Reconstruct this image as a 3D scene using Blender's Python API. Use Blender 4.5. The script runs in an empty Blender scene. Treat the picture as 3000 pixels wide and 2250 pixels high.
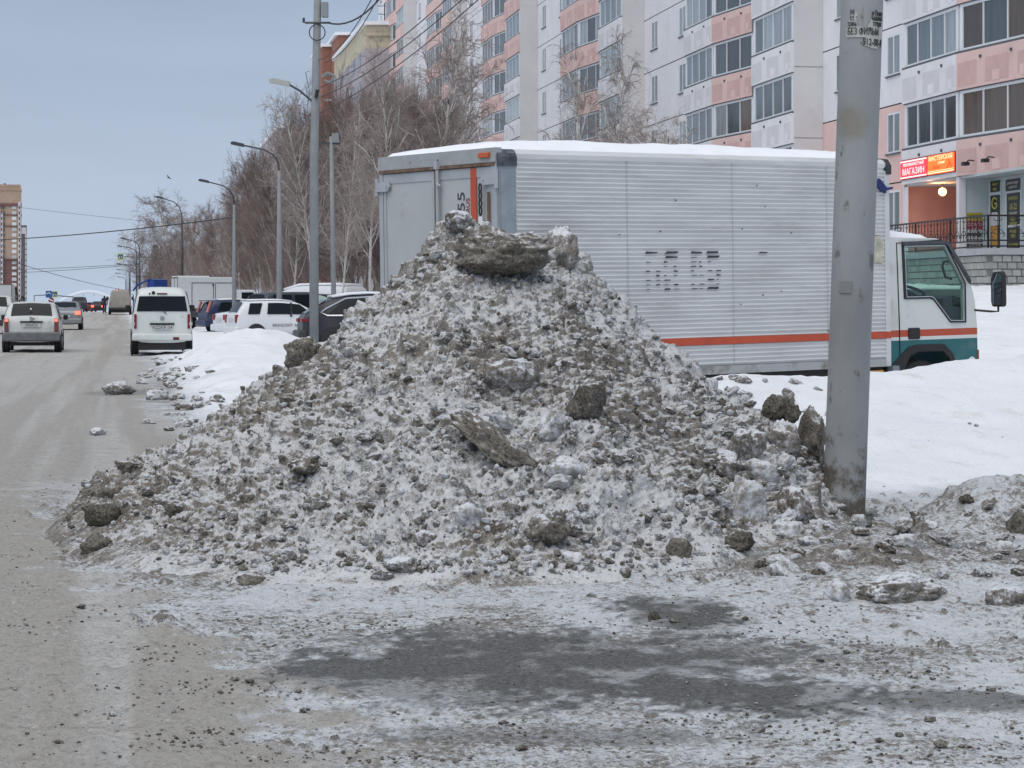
import bpy, bmesh, math, random
import numpy as np
from mathutils import Vector, Matrix, noise as mnoise

# ------------------------------------------------------------------ camera, sky, light
SC = bpy.context.scene
COL = SC.collection
F, HZ, CH = 7000.0, 900.0, 1.45          # focal length in photo pixels, horizon row, camera height
cam = bpy.data.cameras.new('camera'); camo = bpy.data.objects.new('camera', cam); COL.objects.link(camo)
cam.sensor_width = 36; cam.lens = 36 * F / 3000; cam.shift_y = -(1125 - HZ) / 3000
cam.clip_start = 0.3; cam.clip_end = 9000
camo.location = (0, 0, CH); camo.rotation_euler = (math.pi / 2, 0, 0)
SC.camera = camo
SUN_EL, SUN_AZ = math.radians(62), math.radians(205)
w = bpy.data.worlds.new('World'); SC.world = w; w.use_nodes = True
nt = w.node_tree; nt.nodes.clear()
out = nt.nodes.new('ShaderNodeOutputWorld'); bg = nt.nodes.new('ShaderNodeBackground')
sky = nt.nodes.new('ShaderNodeTexSky'); sky.sky_type = 'NISHITA'; sky.sun_disc = False
sky.sun_elevation = SUN_EL; sky.sun_rotation = SUN_AZ; sky.air_density = 1.0; sky.dust_density = 3.0
tc = nt.nodes.new('ShaderNodeTexCoord'); sep = nt.nodes.new('ShaderNodeSeparateXYZ')
ramp = nt.nodes.new('ShaderNodeValToRGB')
el = ramp.color_ramp.elements
el[0].position = 0.0; el[0].color = (.405, .482, .60, 1)
el[1].position = 1.0; el[1].color = (.37, .42, .49, 1)
e = el.new(.062); e.color = (.348, .418, .528, 1)
e = el.new(.13); e.color = (.288, .352, .456, 1)
e = el.new(.45); e.color = (.31, .365, .45, 1)
cn = nt.nodes.new('ShaderNodeTexNoise'); cn.inputs['Scale'].default_value = 5.0; cn.inputs['Detail'].default_value = 4
cmul = nt.nodes.new('ShaderNodeMapRange'); cmul.inputs['To Min'].default_value = .88; cmul.inputs['To Max'].default_value = 1.12
vm = nt.nodes.new('ShaderNodeVectorMath'); vm.operation = 'SCALE'
mx = nt.nodes.new('ShaderNodeMix'); mx.data_type = 'RGBA'; mx.inputs[0].default_value = .10
sc_ = nt.nodes.new('ShaderNodeVectorMath'); sc_.operation = 'SCALE'; sc_.inputs['Scale'].default_value = .08
L = nt.links.new
L(tc.outputs['Generated'], sep.inputs[0]); L(sep.outputs['Z'], ramp.inputs[0])
mp = nt.nodes.new('ShaderNodeMapping'); mp.inputs['Scale'].default_value = (1, 1, 6)
L(tc.outputs['Generated'], mp.inputs[0]); L(mp.outputs[0], cn.inputs['Vector'])
L(cn.outputs['Fac'], cmul.inputs['Value']); L(ramp.outputs[0], vm.inputs[0]); L(cmul.outputs[0], vm.inputs['Scale'])
L(sky.outputs[0], sc_.inputs[0]); L(vm.outputs[0], mx.inputs[6]); L(sc_.outputs[0], mx.inputs[7])
L(mx.outputs[2], bg.inputs[0]); bg.inputs[1].default_value = 1.0; L(bg.outputs[0], out.inputs[0])
sl = bpy.data.lights.new('sun', 'SUN'); sl.energy = 1.5; sl.angle = math.radians(75); sl.color = (1, .945, .875)
so = bpy.data.objects.new('sun', sl); COL.objects.link(so)
so.rotation_euler = (math.pi / 2 - SUN_EL, 0, math.pi - SUN_AZ)
so.location = (0, 0, 60)
vs = SC.view_settings; vs.view_transform = 'Standard'; vs.look = 'None'; vs.gamma = 1; vs.exposure = .42
vs.use_curve_mapping = False
SC.render.engine = 'CYCLES'; SC.cycles.use_denoising = True; SC.cycles.max_bounces = 6
SC.cycles.transparent_max_bounces = 12

# ------------------------------------------------------------------ helpers
R = random.Random(11)
def px(x, y, Y):                          # photo pixel at depth Y -> point in the place
    return Vector(((x - 1500) * Y / F, Y, CH + (HZ - y) * Y / F))
def obj(name, me, parent=None, label=None, cat=None, group=None, kind=None, loc=None, rot=None):
    o = bpy.data.objects.new(name, me); COL.objects.link(o)
    if parent: o.parent = parent
    if label: o['label'] = label
    if cat: o['category'] = cat
    if group: o['group'] = group
    if kind: o['kind'] = kind
    if loc is not None: o.location = loc
    if rot is not None: o.rotation_euler = rot
    return o
class MB:
    def __init__(s): s.v = []; s.f = []; s.m = []
    def add(s, vs, fs, mi=0):
        n = len(s.v); s.v += [tuple(p) for p in vs]
        s.f += [tuple(i + n for i in q) for q in fs]; s.m += [mi] * len(fs); return s
    def hexa(s, p, mi=0):                 # 8 corners: bottom ring then top ring
        return s.add(p, [(3, 2, 1, 0), (4, 5, 6, 7), (0, 1, 5, 4), (1, 2, 6, 5), (2, 3, 7, 6), (3, 0, 4, 7)], mi)
    def box(s, x0, x1, y0, y1, z0, z1, mi=0):
        return s.hexa([(x0, y0, z0), (x1, y0, z0), (x1, y1, z0), (x0, y1, z0), (x0, y0, z1), (x1, y0, z1), (x1, y1, z1), (x0, y1, z1)], mi)
    def wallbox(s, a, b, th, z0, z1, mi=0, off=0.0):   # a->b in plan, thickness to the left of a->b
        d = Vector((b[0] - a[0], b[1] - a[1])); d.normalize(); n = Vector((-d.y, d.x))
        a = Vector(a) + n * off; b = Vector(b) + n * off
        q = [a, b, b + n * th, a + n * th]
        return s.hexa([(p.x, p.y, z0) for p in q] + [(p.x, p.y, z1) for p in q], mi)
    def prism(s, poly, axis, a0, a1, mi=0):  # 2-D polygon extruded along axis
        n = len(poly)
        def P(u, w, a): return (a, u, w) if axis == 0 else ((u, a, w) if axis == 1 else (u, w, a))
        vs = [P(u, w, a0) for u, w in poly] + [P(u, w, a1) for u, w in poly]
        fs = [tuple(range(n))[::-1], tuple(range(n, 2 * n))] + [(i, (i + 1) % n, n + (i + 1) % n, n + i) for i in range(n)]
        return s.add(vs, fs, mi)
    def tube(s, pts, r, n=8, mi=0, caps=True):
        pts = [Vector(p) for p in pts]
        rs = r if isinstance(r, (list, tuple)) else [r] * len(pts)
        base = len(s.v); up = None
        for i, p in enumerate(pts):
            d = (pts[min(i + 1, len(pts) - 1)] - pts[max(i - 1, 0)]).normalized()
            if up is None:
                up = Vector((0, 0, 1)) if abs(d.z) < .9 else Vector((1, 0, 0))
            a = d.cross(up).normalized(); b = a.cross(d).normalized(); up = b
            for k in range(n):
                t = 2 * math.pi * k / n
                s.v.append(tuple(p + (a * math.cos(t) + b * math.sin(t)) * rs[i]))
        for i in range(len(pts) - 1):
            for k in range(n):
                s.f.append((base + i * n + k, base + i * n + (k + 1) % n, base + (i + 1) * n + (k + 1) % n, base + (i + 1) * n + k)); s.m.append(mi)
        if caps:
            s.f.append(tuple(base + k for k in range(n))[::-1]); s.m.append(mi)
            e = base + (len(pts) - 1) * n
            s.f.append(tuple(e + k for k in range(n))); s.m.append(mi)
        return s
    def disc(s, c, axis, r, d, n=20, mi=0, r2=None):   # short cylinder along axis
        c = Vector(c); ax = Vector(axis).normalized()
        return s.tube([c - ax * d / 2, c + ax * d / 2], [r, r if r2 is None else r2], n, mi)
    def mesh(s, name, mats, smooth=False, angle=None, fix=True):
        me = bpy.data.meshes.new(name); me.from_pydata(s.v, [], s.f)
        for m in (mats if isinstance(mats, (list, tuple)) else [mats]): me.materials.append(m)
        me.polygons.foreach_set('material_index', s.m)
        if fix:
            bm = bmesh.new(); bm.from_mesh(me); bmesh.ops.recalc_face_normals(bm, faces=bm.faces); bm.to_mesh(me); bm.free()
        if smooth: me.polygons.foreach_set('use_smooth', [True] * len(me.polygons))
        if angle: me.set_sharp_from_angle(angle=math.radians(angle))
        me.update(); return me
    def build(s, name, mats, parent=None, smooth=False, angle=None, **k):
        return obj(name, s.mesh(name, mats, smooth, angle), parent, **k)
def box(name, mat, parent, x0, x1, y0, y1, z0, z1, bevel=0, **k):
    o = MB().box(x0, x1, y0, y1, z0, z1).build(name, mat, parent, **k)
    if bevel:
        md = o.modifiers.new('b', 'BEVEL'); md.width = bevel; md.segments = 2
    return o
def copy_tree(o, parent=None):
    c = o.copy(); COL.objects.link(c); c.parent = parent
    for ch in list(o.children): copy_tree(ch, c)
    return c
def empty(name, loc, rz=0, label=None, cat=None, group=None):
    o = obj(name, None, None, label, cat, group, loc=loc, rot=(0, 0, rz)); o.empty_display_size = .2; return o
def text(name, s, size, mat, parent, mw, ext=.002, sx=1.0, bend=None, align='CENTER'):
    cu = bpy.data.curves.new(name, 'FONT'); cu.body = s; cu.size = size; cu.extrude = ext; cu.align_x = align; cu.align_y = 'CENTER'
    t = bpy.data.objects.new(name, cu); COL.objects.link(t); bpy.context.view_layer.update()
    me = bpy.data.meshes.new_from_object(t.evaluated_get(bpy.context.evaluated_depsgraph_get()))
    bpy.data.objects.remove(t); me.name = name; me.materials.clear(); me.materials.append(mat)
    for v in me.vertices:
        v.co.x *= sx
        v.co = bend(v.co) if bend else mw @ v.co
    return obj(name, me, parent)
def frame_mat(o, xd, yd):                # text plane: origin, reading direction, up direction
    xd = Vector(xd).normalized(); yd = Vector(yd).normalized(); z = xd.cross(yd)
    m = Matrix((xd, yd, z)).transposed().to_4x4(); m.translation = Vector(o); return m

# ------------------------------------------------------------------ materials
def M(name, col, rough=.6, metal=0, spec=.5, var=0, vscale=8, bump=0, bscale=30, emit=None, es=0, dirt=None, rand=0, detail=5, stretch=None, coat=0):
    m = bpy.data.materials.new(name); m.use_nodes = True
    n = m.node_tree.nodes; l = m.node_tree.links.new; b = n['Principled BSDF']
    b.inputs['Roughness'].default_value = rough; b.inputs['Metallic'].default_value = metal
    b.inputs['Specular IOR Level'].default_value = spec; b.inputs['Coat Weight'].default_value = coat
    b.inputs['Base Color'].default_value = (*col, 1)
    tco = n.new('ShaderNodeTexCoord'); vec = tco.outputs['Object']
    if stretch:
        mp = n.new('ShaderNodeMapping'); mp.inputs['Scale'].default_value = stretch; l(vec, mp.inputs[0]); vec = mp.outputs[0]
    cur = None
    if var:
        t = n.new('ShaderNodeTexNoise'); t.inputs['Scale'].default_value = vscale; t.inputs['Detail'].default_value = detail; l(vec, t.inputs['Vector'])
        mr = n.new('ShaderNodeMapRange'); mr.inputs['From Min'].default_value = .3; mr.inputs['From Max'].default_value = .7
        mr.inputs['To Min'].default_value = 1 - var; mr.inputs['To Max'].default_value = 1 + var; l(t.outputs['Fac'], mr.inputs['Value'])
        v = n.new('ShaderNodeVectorMath'); v.operation = 'SCALE'; v.inputs[0].default_value = col; l(mr.outputs[0], v.inputs['Scale']); cur = v.outputs[0]
    if rand:
        oi = n.new('ShaderNodeObjectInfo'); mr = n.new('ShaderNodeMapRange'); mr.inputs['To Min'].default_value = 1 - rand; mr.inputs['To Max'].default_value = 1 + rand
        l(oi.outputs['Random'], mr.inputs['Value']); v = n.new('ShaderNodeVectorMath'); v.operation = 'SCALE'
        if cur: l(cur, v.inputs[0])
        else: v.inputs[0].default_value = col
        l(mr.outputs[0], v.inputs['Scale']); cur = v.outputs[0]
    if dirt:                              # (colour, noise scale, low, high)
        t = n.new('ShaderNodeTexNoise'); t.inputs['Scale'].default_value = dirt[1]; t.inputs['Detail'].default_value = 7; t.inputs['Roughness'].default_value = .65
        l(vec, t.inputs['Vector'])
        mr = n.new('ShaderNodeMapRange'); mr.inputs['From Min'].default_value = dirt[2]; mr.inputs['From Max'].default_value = dirt[3]; l(t.outputs['Fac'], mr.inputs['Value'])
        mi = n.new('ShaderNodeMix'); mi.data_type = 'RGBA'; l(mr.outputs[0], mi.inputs[0])
        if cur: l(cur, mi.inputs[6])
        else: mi.inputs[6].default_value = (*col, 1)
        mi.inputs[7].default_value = (*dirt[0], 1); cur = mi.outputs[2]
    if cur: l(cur, b.inputs['Base Color'])
    if bump:
        t = n.new('ShaderNodeTexNoise'); t.inputs['Scale'].default_value = bscale; t.inputs['Detail'].default_value = 6; l(vec, t.inputs['Vector'])
        bp = n.new('ShaderNodeBump'); bp.inputs['Strength'].default_value = 1; bp.inputs['Distance'].default_value = bump
        l(t.outputs['Fac'], bp.inputs['Height']); l(bp.outputs[0], b.inputs['Normal'])
    if emit: b.inputs['Emission Color'].default_value = (*emit, 1); b.inputs['Emission Strength'].default_value = es
    return m
def glass(name, tint, alpha=.5, rough=.04):   # thin pane: part see-through, part reflecting
    m = bpy.data.materials.new(name); m.use_nodes = True; n = m.node_tree.nodes; l = m.node_tree.links.new
    n.clear(); o = n.new('ShaderNodeOutputMaterial'); t = n.new('ShaderNodeBsdfTransparent'); t.inputs[0].default_value = (*tint, 1)
    g = n.new('ShaderNodeBsdfGlossy'); g.inputs[0].default_value = (.8, .85, .9, 1); g.inputs['Roughness'].default_value = rough
    x = n.new('ShaderNodeMixShader'); fr = n.new('ShaderNodeLayerWeight'); fr.inputs[0].default_value = .25
    mr = n.new('ShaderNodeMapRange'); mr.inputs['To Min'].default_value = .05; mr.inputs['To Max'].default_value = alpha
    l(fr.outputs['Fresnel'], mr.inputs[0]); l(mr.outputs[0], x.inputs[0]); l(t.outputs[0], x.inputs[1]); l(g.outputs[0], x.inputs[2]); l(x.outputs[0], o.inputs[0])
    return m

SNOW = (.80, .82, .86)
def snow_dirt_mat(name, attr=True, dark=(.105, .092, .076), mid=(.27, .25, .225), thr=(.36, .56), upsnow=0.0, fine=26, white=SNOW, lo=.45, randtone=False, upr=(.45, .95), k1=1.9, k3=1.3):
    """dirty ploughed snow: attribute 'dirt' (or noise) chooses between dusted snow and grey-brown slush"""
    m = bpy.data.materials.new(name); m.use_nodes = True
    n = m.node_tree.nodes; l = m.node_tree.links.new; b = n['Principled BSDF']
    geo = n.new('ShaderNodeNewGeometry'); tco = n.new('ShaderNodeTexCoord'); P = geo.outputs['Position'] if attr else tco.outputs['Object']
    def noise(s, d=6, r=.6, vec=P):
        t = n.new('ShaderNodeTexNoise'); t.inputs['Scale'].default_value = s; t.inputs['Detail'].default_value = d; t.inputs['Roughness'].default_value = r; l(vec, t.inputs['Vector']); return t.outputs['Fac']
    def math_(op, a, c):
        t = n.new('ShaderNodeMath'); t.operation = op
        for i, q in enumerate((a, c)):
            if isinstance(q, (int, float)): t.inputs[i].default_value = q
            else: l(q, t.inputs[i])
        return t.outputs[0]
    def rng(x, a, c, ta=0, tb=1):
        t = n.new('ShaderNodeMapRange'); t.inputs[1].default_value = a; t.inputs[2].default_value = c; t.inputs[3].default_value = ta; t.inputs[4].default_value = tb; l(x, t.inputs[0]); return t.outputs[0]
    def mix(f, a, c):
        t = n.new('ShaderNodeMix'); t.data_type = 'RGBA'
        if isinstance(f, float): t.inputs[0].default_value = f
        else: l(f, t.inputs[0])
        for i, q in ((6, a), (7, c)):
            if isinstance(q, tuple): t.inputs[i].default_value = (*q, 1)
            else: l(q, t.inputs[i])
        return t.outputs[2]
    n1 = noise(fine); n2 = noise(fine * .27, 4); n3 = noise(fine * 3.2, 3)
    if attr:
        at = n.new('ShaderNodeAttribute'); at.attribute_name = 'dirt'; d = at.outputs['Fac']
        at2 = n.new('ShaderNodeAttribute'); at2.attribute_name = 'tone'; tone = at2.outputs['Fac']
    else:
        oi = n.new('ShaderNodeObjectInfo'); tone = oi.outputs['Random']
        d = n.new('ShaderNodeValue').outputs[0]; d.default_value = lo
        if randtone: d = math_('ADD', lo - .12, math_('MULTIPLY', tone, .3))
    f = math_('ADD', d, math_('MULTIPLY', math_('SUBTRACT', n1, .5), k1))
    f = math_('ADD', f, math_('MULTIPLY', math_('SUBTRACT', n3, .5), k3))
    if upsnow:
        nz = n.new('ShaderNodeSeparateXYZ'); l(geo.outputs['Normal'], nz.inputs[0])
        f = math_('SUBTRACT', f, math_('MULTIPLY', rng(nz.outputs['Z'], upr[0], upr[1]), upsnow))
    f = rng(f, thr[0], thr[1])
    tn = math_('ADD', math_('MULTIPLY', tone, .5), math_('MULTIPLY', n2, .6))
    dc = mix(rng(tn, .25, .85), dark, mid)
    dc = mix(rng(n3, .52, .64), mix(rng(n3, .36, .48), tuple(c * .6 for c in dark), dc), mid)
    wc = mix(rng(n2, .35, .7), white, tuple(c * .84 for c in white))
    l(mix(f, wc, dc), b.inputs['Base Color'])
    b.inputs['Roughness'].default_value = .8; b.inputs['Specular IOR Level'].default_value = .25
    bp = n.new('ShaderNodeBump'); bp.inputs['Distance'].default_value = .02; bp.inputs['Strength'].default_value = 1.0
    hh = math_('ADD', n1, math_('MULTIPLY', n3, .4)); l(hh, bp.inputs['Height']); l(bp.outputs[0], b.inputs['Normal'])
    return m

# ------------------------------------------------------------------ numpy noise
def h2(ix, iy, s):
    with np.errstate(over='ignore'):
        a = (ix.astype(np.int64) * 374761393 + iy.astype(np.int64) * 668265263 + s * 1442695041) & 0xffffffff
        a = ((a ^ (a >> 13)) * 1274126177) & 0xffffffff; a = a ^ (a >> 16)
    return (a & 0xffffff) / float(0xffffff)
def vn(x, y, s=0):
    ix = np.floor(x); iy = np.floor(y); fx = x - ix; fy = y - iy
    fx = fx * fx * (3 - 2 * fx); fy = fy * fy * (3 - 2 * fy)
    return (h2(ix, iy, s) * (1 - fx) + h2(ix + 1, iy, s) * fx) * (1 - fy) + (h2(ix, iy + 1, s) * (1 - fx) + h2(ix + 1, iy + 1, s) * fx) * fy
def fbm(x, y, s=0, o=4, g=.5):
    t = 0; a = 1; w = 0
    for i in range(o):
        t = t + a * vn(x, y, s + i * 17); w += a; a *= g; x = x * 2.03 + 5.1; y = y * 2.03 + 1.7
    return t / w
def lumps(x, y, cell, r0, r1, prob, s, flat=.8, warp=.35):
    """rounded, uneven clods strewn over a surface: height, tone of the clod on top"""
    x = x + (fbm(x / cell * 1.7, y / cell * 1.7, s + 90, 2) - .5) * cell * warp * 2
    y = y + (fbm(x / cell * 1.7 + 9, y / cell * 1.7, s + 91, 2) - .5) * cell * warp * 2
    ix = np.floor(x / cell); iy = np.floor(y / cell); H = np.zeros_like(x); T = np.zeros_like(x)
    for dx in (-1, 0, 1):
        for dy in (-1, 0, 1):
            cx = ix + dx; cy = iy + dy
            px_ = (cx + .2 + .6 * h2(cx, cy, s)) * cell; py_ = (cy + .2 + .6 * h2(cx, cy, s + 1)) * cell
            r = r0 + (r1 - r0) * h2(cx, cy, s + 2) ** 2; r = np.where(h2(cx, cy, s + 3) < prob, r, 0)
            an = h2(cx, cy, s + 4) * 6.28; st = .65 + .5 * h2(cx, cy, s + 5)
            ax = (x - px_) * np.cos(an) + (y - py_) * np.sin(an); ay = (-(x - px_) * np.sin(an) + (y - py_) * np.cos(an)) / st
            d2 = ax * ax + ay * ay
            hh = np.sqrt(np.maximum(0, r * r - d2)) * flat * (.6 + .8 * h2(cx, cy, s + 6)) * (1 + .28 * (ax / np.maximum(r, 1e-4)))
            up = hh > H; H = np.where(up, hh, H); T = np.where(up, h2(cx, cy, s + 7), T)
    return H, T
def sm(x, a, b):
    t = np.clip((x - a) / (b - a), 0, 1); return t * t * (3 - 2 * t)
def grid_mesh(name, X, Y, Z, mat, attrs, smooth=True):
    ny, nx = X.shape
    co = np.stack([X, Y, Z], -1).reshape(-1, 3).astype(np.float32)
    idx = np.arange(nx * ny).reshape(ny, nx)
    q = np.stack([idx[:-1, :-1], idx[:-1, 1:], idx[1:, 1:], idx[1:, :-1]], -1).reshape(-1, 4)
    me = bpy.data.meshes.new(name); me.vertices.add(len(co)); me.vertices.foreach_set('co', co.ravel())
    me.loops.add(q.size); me.loops.foreach_set('vertex_index', q.ravel().astype(np.int32))
    me.polygons.add(len(q)); me.polygons.foreach_set('loop_start', np.arange(0, q.size, 4, dtype=np.int32))
    me.polygons.foreach_set('loop_total', np.full(len(q), 4, np.int32))
    me.polygons.foreach_set('use_smooth', np.full(len(q), smooth)); me.materials.append(mat)
    me.update(calc_edges=True); me.validate()
    for k, a in attrs.items():
        t = me.attributes.new(k, 'FLOAT', 'POINT'); t.data.foreach_set('value', a.astype(np.float32).ravel())
    return me
# street frame: u runs away along the street, v to its right
SA = math.atan(.1657); SR = Vector((math.cos(SA), math.sin(SA), 0)); SD = Vector((-math.sin(SA), math.cos(SA), 0))
def st(u, v, z=0): return SD * u + SR * v + Vector((0, 0, z))
def uv_of(X, Y): return -math.sin(SA) * X + math.cos(SA) * Y, math.cos(SA) * X + math.sin(SA) * Y
# ------------------------------------------------------------------ the ground
TA = math.radians(37); TX, TY = -.1, 23.33             # truck heading and its near rear corner
tc_, ts_ = math.cos(TA), math.sin(TA)
def bank_s(X, Y): return ts_ * (X - TX) - tc_ * (Y - TY)
def bank_t(X, Y): return tc_ * (X - TX) + ts_ * (Y - TY)
def bank(X, Y):
    s = bank_s(X, Y); t = bank_t(X, Y)
    b = np.interp(s, [-.2, .3, 1.2, 2.2, 3.5, 5.0, 6.6, 7.6], [0, .2, .6, .84, .66, .36, .07, 0])
    b = b * sm(X, .1, 1.2) * (1 - sm(t, 9, 15)) * (.89 + .036 * t)
    return b
def mound(X, Y):
    d = ((X + 6.1) / 1.75) ** 2 + ((Y - 57) / 4.2) ** 2
    return .78 * np.exp(-d) + .38 * np.exp(-(((X + 5.3) / 1.9) ** 2 + ((Y - 46) / 5) ** 2))
def ground_base(X, Y):
    X = np.asarray(X, float); Y = np.asarray(Y, float)
    zr = np.interp(Y, [0, 50, 67, 72, 127, 212, 262, 330, 600, 4000], [0, 0, .09, .14, .27, .8, .95, .55, -4, -45])
    v = math.cos(SA) * X + math.sin(SA) * Y
    k = sm(v, 6.5, 12.5)
    lot = np.interp(Y, [0, 26, 35, 66, 230, 500], [0, .1, .62, 2.05, 2.05, -2])
    z = zr * (1 - k) + lot * k
    z = z + bank(X, Y)
    lm = sm(v, .6, 2.2) * sm(Y, 33, 42) * (1 - sm(Y, 64, 72)) * (1 - sm(v, 5.5, 8))
    z = z + lm * (.10 + mound(X, Y))
    # ploughed ridge by the lamp post and along the right edge
    z = z + .32 * np.exp(-((Y - 16.0 - .25 * (X - 3)) / .55) ** 2) * sm(X, 2.55, 3.2)
    z = z + .17 * np.exp(-(((X - 2.0) / .6) ** 2 + ((Y - 14.2) / .9) ** 2))
    z = z + .12 * np.exp(-(((X - 2.3) / .9) ** 2 + ((Y - 12.4) / .5) ** 2))
    return z
def gz(X, Y): return float(ground_base(np.array([X]), np.array([Y]))[0])

XB = ([7.0, 7.5, 9.4, 10.7, 12.7, 16.9, 20], [-.45, -.54, -.94, -1.56, -2.2, -3.4, -3.9])
def build_ground():
    core = np.linspace(-.245, .245, 340); side = np.array([.27, .3, .35, .42, .52, .68, .9, 1.3])
    ang = np.concatenate([-side[::-1], core, side])
    r1 = np.concatenate([np.array([-40, -15, -4, 0, 3, 5, 6.4]), np.arange(7, 13.2, .022), np.arange(13.2, 19, .035)])
    r2 = 19 * np.exp(np.linspace(0, math.log(75 / 19.), 300)[0:]); r3 = 75 * np.exp(np.linspace(.01, math.log(6000 / 75.), 170))
    rows = np.concatenate([r1, r2, r3])
    Y = np.repeat(rows[:, None], len(ang), 1); X = ang[None, :] * np.maximum(Y, 7.0)
    v = math.cos(SA) * X + math.sin(SA) * Y; u = -math.sin(SA) * X + math.cos(SA) * Y
    z = ground_base(X, Y)
    near = 1 - sm(Y, 24, 40)
    b = bank(X, Y); s = bank_s(X, Y)
    n_big = fbm(X * .9, Y * .9, 3, 4); n_mid = fbm(X * 3.1, Y * 3.1, 5, 4); n_f = fbm(X * 14, Y * 14, 8, 3)
    xb = np.interp(Y, XB[0], XB[1])
    edge = (n_mid - .5) * 1.3 + (n_f - .5) * .25
    road_near = sm(-(X - xb) + edge * .8, -.12, .12)
    road_far = 1 - sm(v + (fbm(u * .35, v * .35, 21, 3) - .5) * 1.2, .5, 1.0)
    k = sm(Y, 16, 22)
    road = road_near * (1 - k) + road_far * k
    road = road * sm(v, -15.5, -14.2)
    # bare dark asphalt showing through the ice
    def ell(cx, cy, rx, ry, a=0, e=.55):
        ca, sa = math.cos(a), math.sin(a); dx = X - cx; dy = Y - cy
        d = np.sqrt(((dx * ca + dy * sa) / rx) ** 2 + ((-dx * sa + dy * ca) / ry) ** 2)
        d = d + (fbm(X * 2.3, Y * 1.6, 31, 5, .6) - .5) * e * 1.5
        return 1 - sm(d + (fbm(X * 22, Y * 12, 37, 4, .65) - .5) * 1.1, .72, 1.16)
    asph = np.maximum.reduce([ell(.16, 9.75, 1.12, 1.12, -.35), ell(.85, 9.0, .75, .55, -.5), ell(.78, 11.3, .33, .62, .1), ell(-.45, 9.6, .55, .6, 0), .75 * ell(1.75, 8.75, .9, .3, -.12), .5 * ell(.1, 8.1, .6, .2), .5 * ell(-6.5, 40.5, .75, 1.4)])
    asph = asph * (1 - .45 * sm(fbm(X * 5, Y * 4, 77, 4), .52, .68))
    # clean snow
    wn = (n_mid - .5) * .5
    snow = sm(b + wn * .25, .05, .12) * sm(X + (n_mid - .5) * 1.1, 1.55, 2.15) * (1 - sm(s, 6.2, 6.9))
    snow = np.maximum(snow, sm(b + wn * .3, .3, .5) * sm(X, .8, 1.4) * sm(n_mid + .1 * n_f, .42, .55))
    lmz = sm(v + edge * .6, .8, 1.5) * sm(Y, 24, 29) * (X < 2)
    snow = np.maximum(snow, lmz * (1 - .5 * sm(n_mid, .55, .66) * (1 - sm(v, 1.6, 2.6))))
    snow = np.maximum(snow, sm(Y, 24, 27) * sm(v, 4, 6)); snow = np.maximum(snow, 1 - sm(v, -16, -14.5))
    # relief
    dirtz = (1 - snow) * near
    L1, T1 = lumps(X, Y, .17, .015, .06, .35, 41, .5); L2, T2 = lumps(X, Y, .08, .01, .032, .5, 55, .9)
    L0, T0_ = lumps(X, Y, .36, .04, .15, .6, 47, .45, .5)
    toe = np.exp(-(np.maximum(0, 12.75 - Y) / .55) ** 2) * (1 - sm(Y, 13.5, 15)) * sm(X, -2.6, -1.6)
    rub = np.maximum.reduce([.12 + 0 * X, toe, sm(X, 1.0, 1.7) * sm(Y, 12.2, 13.2) * (1 - .9 * sm(Y, 17.3, 18.3)), .8 * np.exp(-(((X - .35) / .38) ** 2 + ((Y - 8.15) / .25) ** 2)), .55 * sm(X, 1.2, 2.2) * (1 - sm(Y, 12, 12.6)) * sm(Y, 9.3, 10), .5 * np.exp(-((X - xb) / .35) ** 2) * (1 - sm(Y, 15, 19)),
                             .9 * np.exp(-(((X + 3.35) / .45) ** 2 + ((Y - 17.2) / 2.6) ** 2)), .8 * np.exp(-((v - 1.1) / .55) ** 2) * sm(Y, 27, 31) * (1 - sm(Y, 62, 66))])
    rub = rub * (.35 + 1.2 * sm(fbm(X * 1.9, Y * 1.9, 61, 4), .35, .62)) * (1 - .85 * road * (1 - near * .4)) * (1 - .8 * asph)
    thin = sm(fbm(X * 7, Y * 7, 63, 3), .3, .6)
    rl = (L0 * sm(X, 1.2, 1.7) * sm(Y, 12.8, 13.5) * (1 - sm(Y, 17.2, 18)) + L1 * sm(rub, .25, .6) + L2 * np.clip(rub * 1.4, 0, 1)) * (1 - .85 * snow)
    z = z + rl * near + (n_mid - .5) * .05 * near * (1 - .5 * asph) * (.3 + rub) + (n_f - .5) * .014 * near + (fbm(X * 34, Y * 26, 19, 3, .6) - .5) * .022 * (1 - sm(Y, 13, 19)) * (1 - .6 * asph)
    z = z + (n_big - .5) * .16 * snow * sm(Y, 17, 20) * (1 - sm(Y, 90, 140)) + (fbm(X * 2.2, Y * 2.2, 13, 4) - .5) * .09 * snow * (1 - sm(Y, 60, 110)) * sm(Y, 16.5, 17.5) * (.45 + .55 * (1 - sm(X, 2.5, 3.2)) + .8 * sm(Y, 24, 28))
    tr = fbm(v * 2.6 + .25 * np.sin(u * .05), u * .05, 71, 4, .65); z = z + (tr - .5) * .04 * road * (1 - sm(Y, 90, 140))
    # wheel ruts curving over the ice from the lower right
    w_ = np.sin((X * .55 + Y) * 5.2 + 3 * n_big) * sm(X, .9, 1.8) * (1 - sm(Y, 11.5, 12.5)); z = z + .012 * w_
    # dirt: 0 clean snow, 1 slush
    spk = sm(L2, .006, .012) * .8 + sm(L1, .012, .022) * .9
    patch = sm(fbm(X * 1.35, Y * .9, 101, 4), .46, .62)
    dirt = .44 + .5 * (n_mid - .4) + spk * .5 + .22 * patch + .3 * (n_f - .5)
    dirt = dirt + .13 * np.exp(-(((X - 1.95) / .5) ** 2 + ((Y - 13.0) / 1.3) ** 2))
    dirt = dirt + .16 * np.clip(rub, 0, 1) * sm(Y, 11.5, 12.5)
    dirt = dirt - .20 * sm(X, 2.3, 2.8) * sm(Y, 13.5, 14.5)
    dirt = dirt * (1 - .95 * snow) + .03 * snow
    tone = np.where(L1 > L2, T1, T2) * .6 + .4 * n_mid
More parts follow.
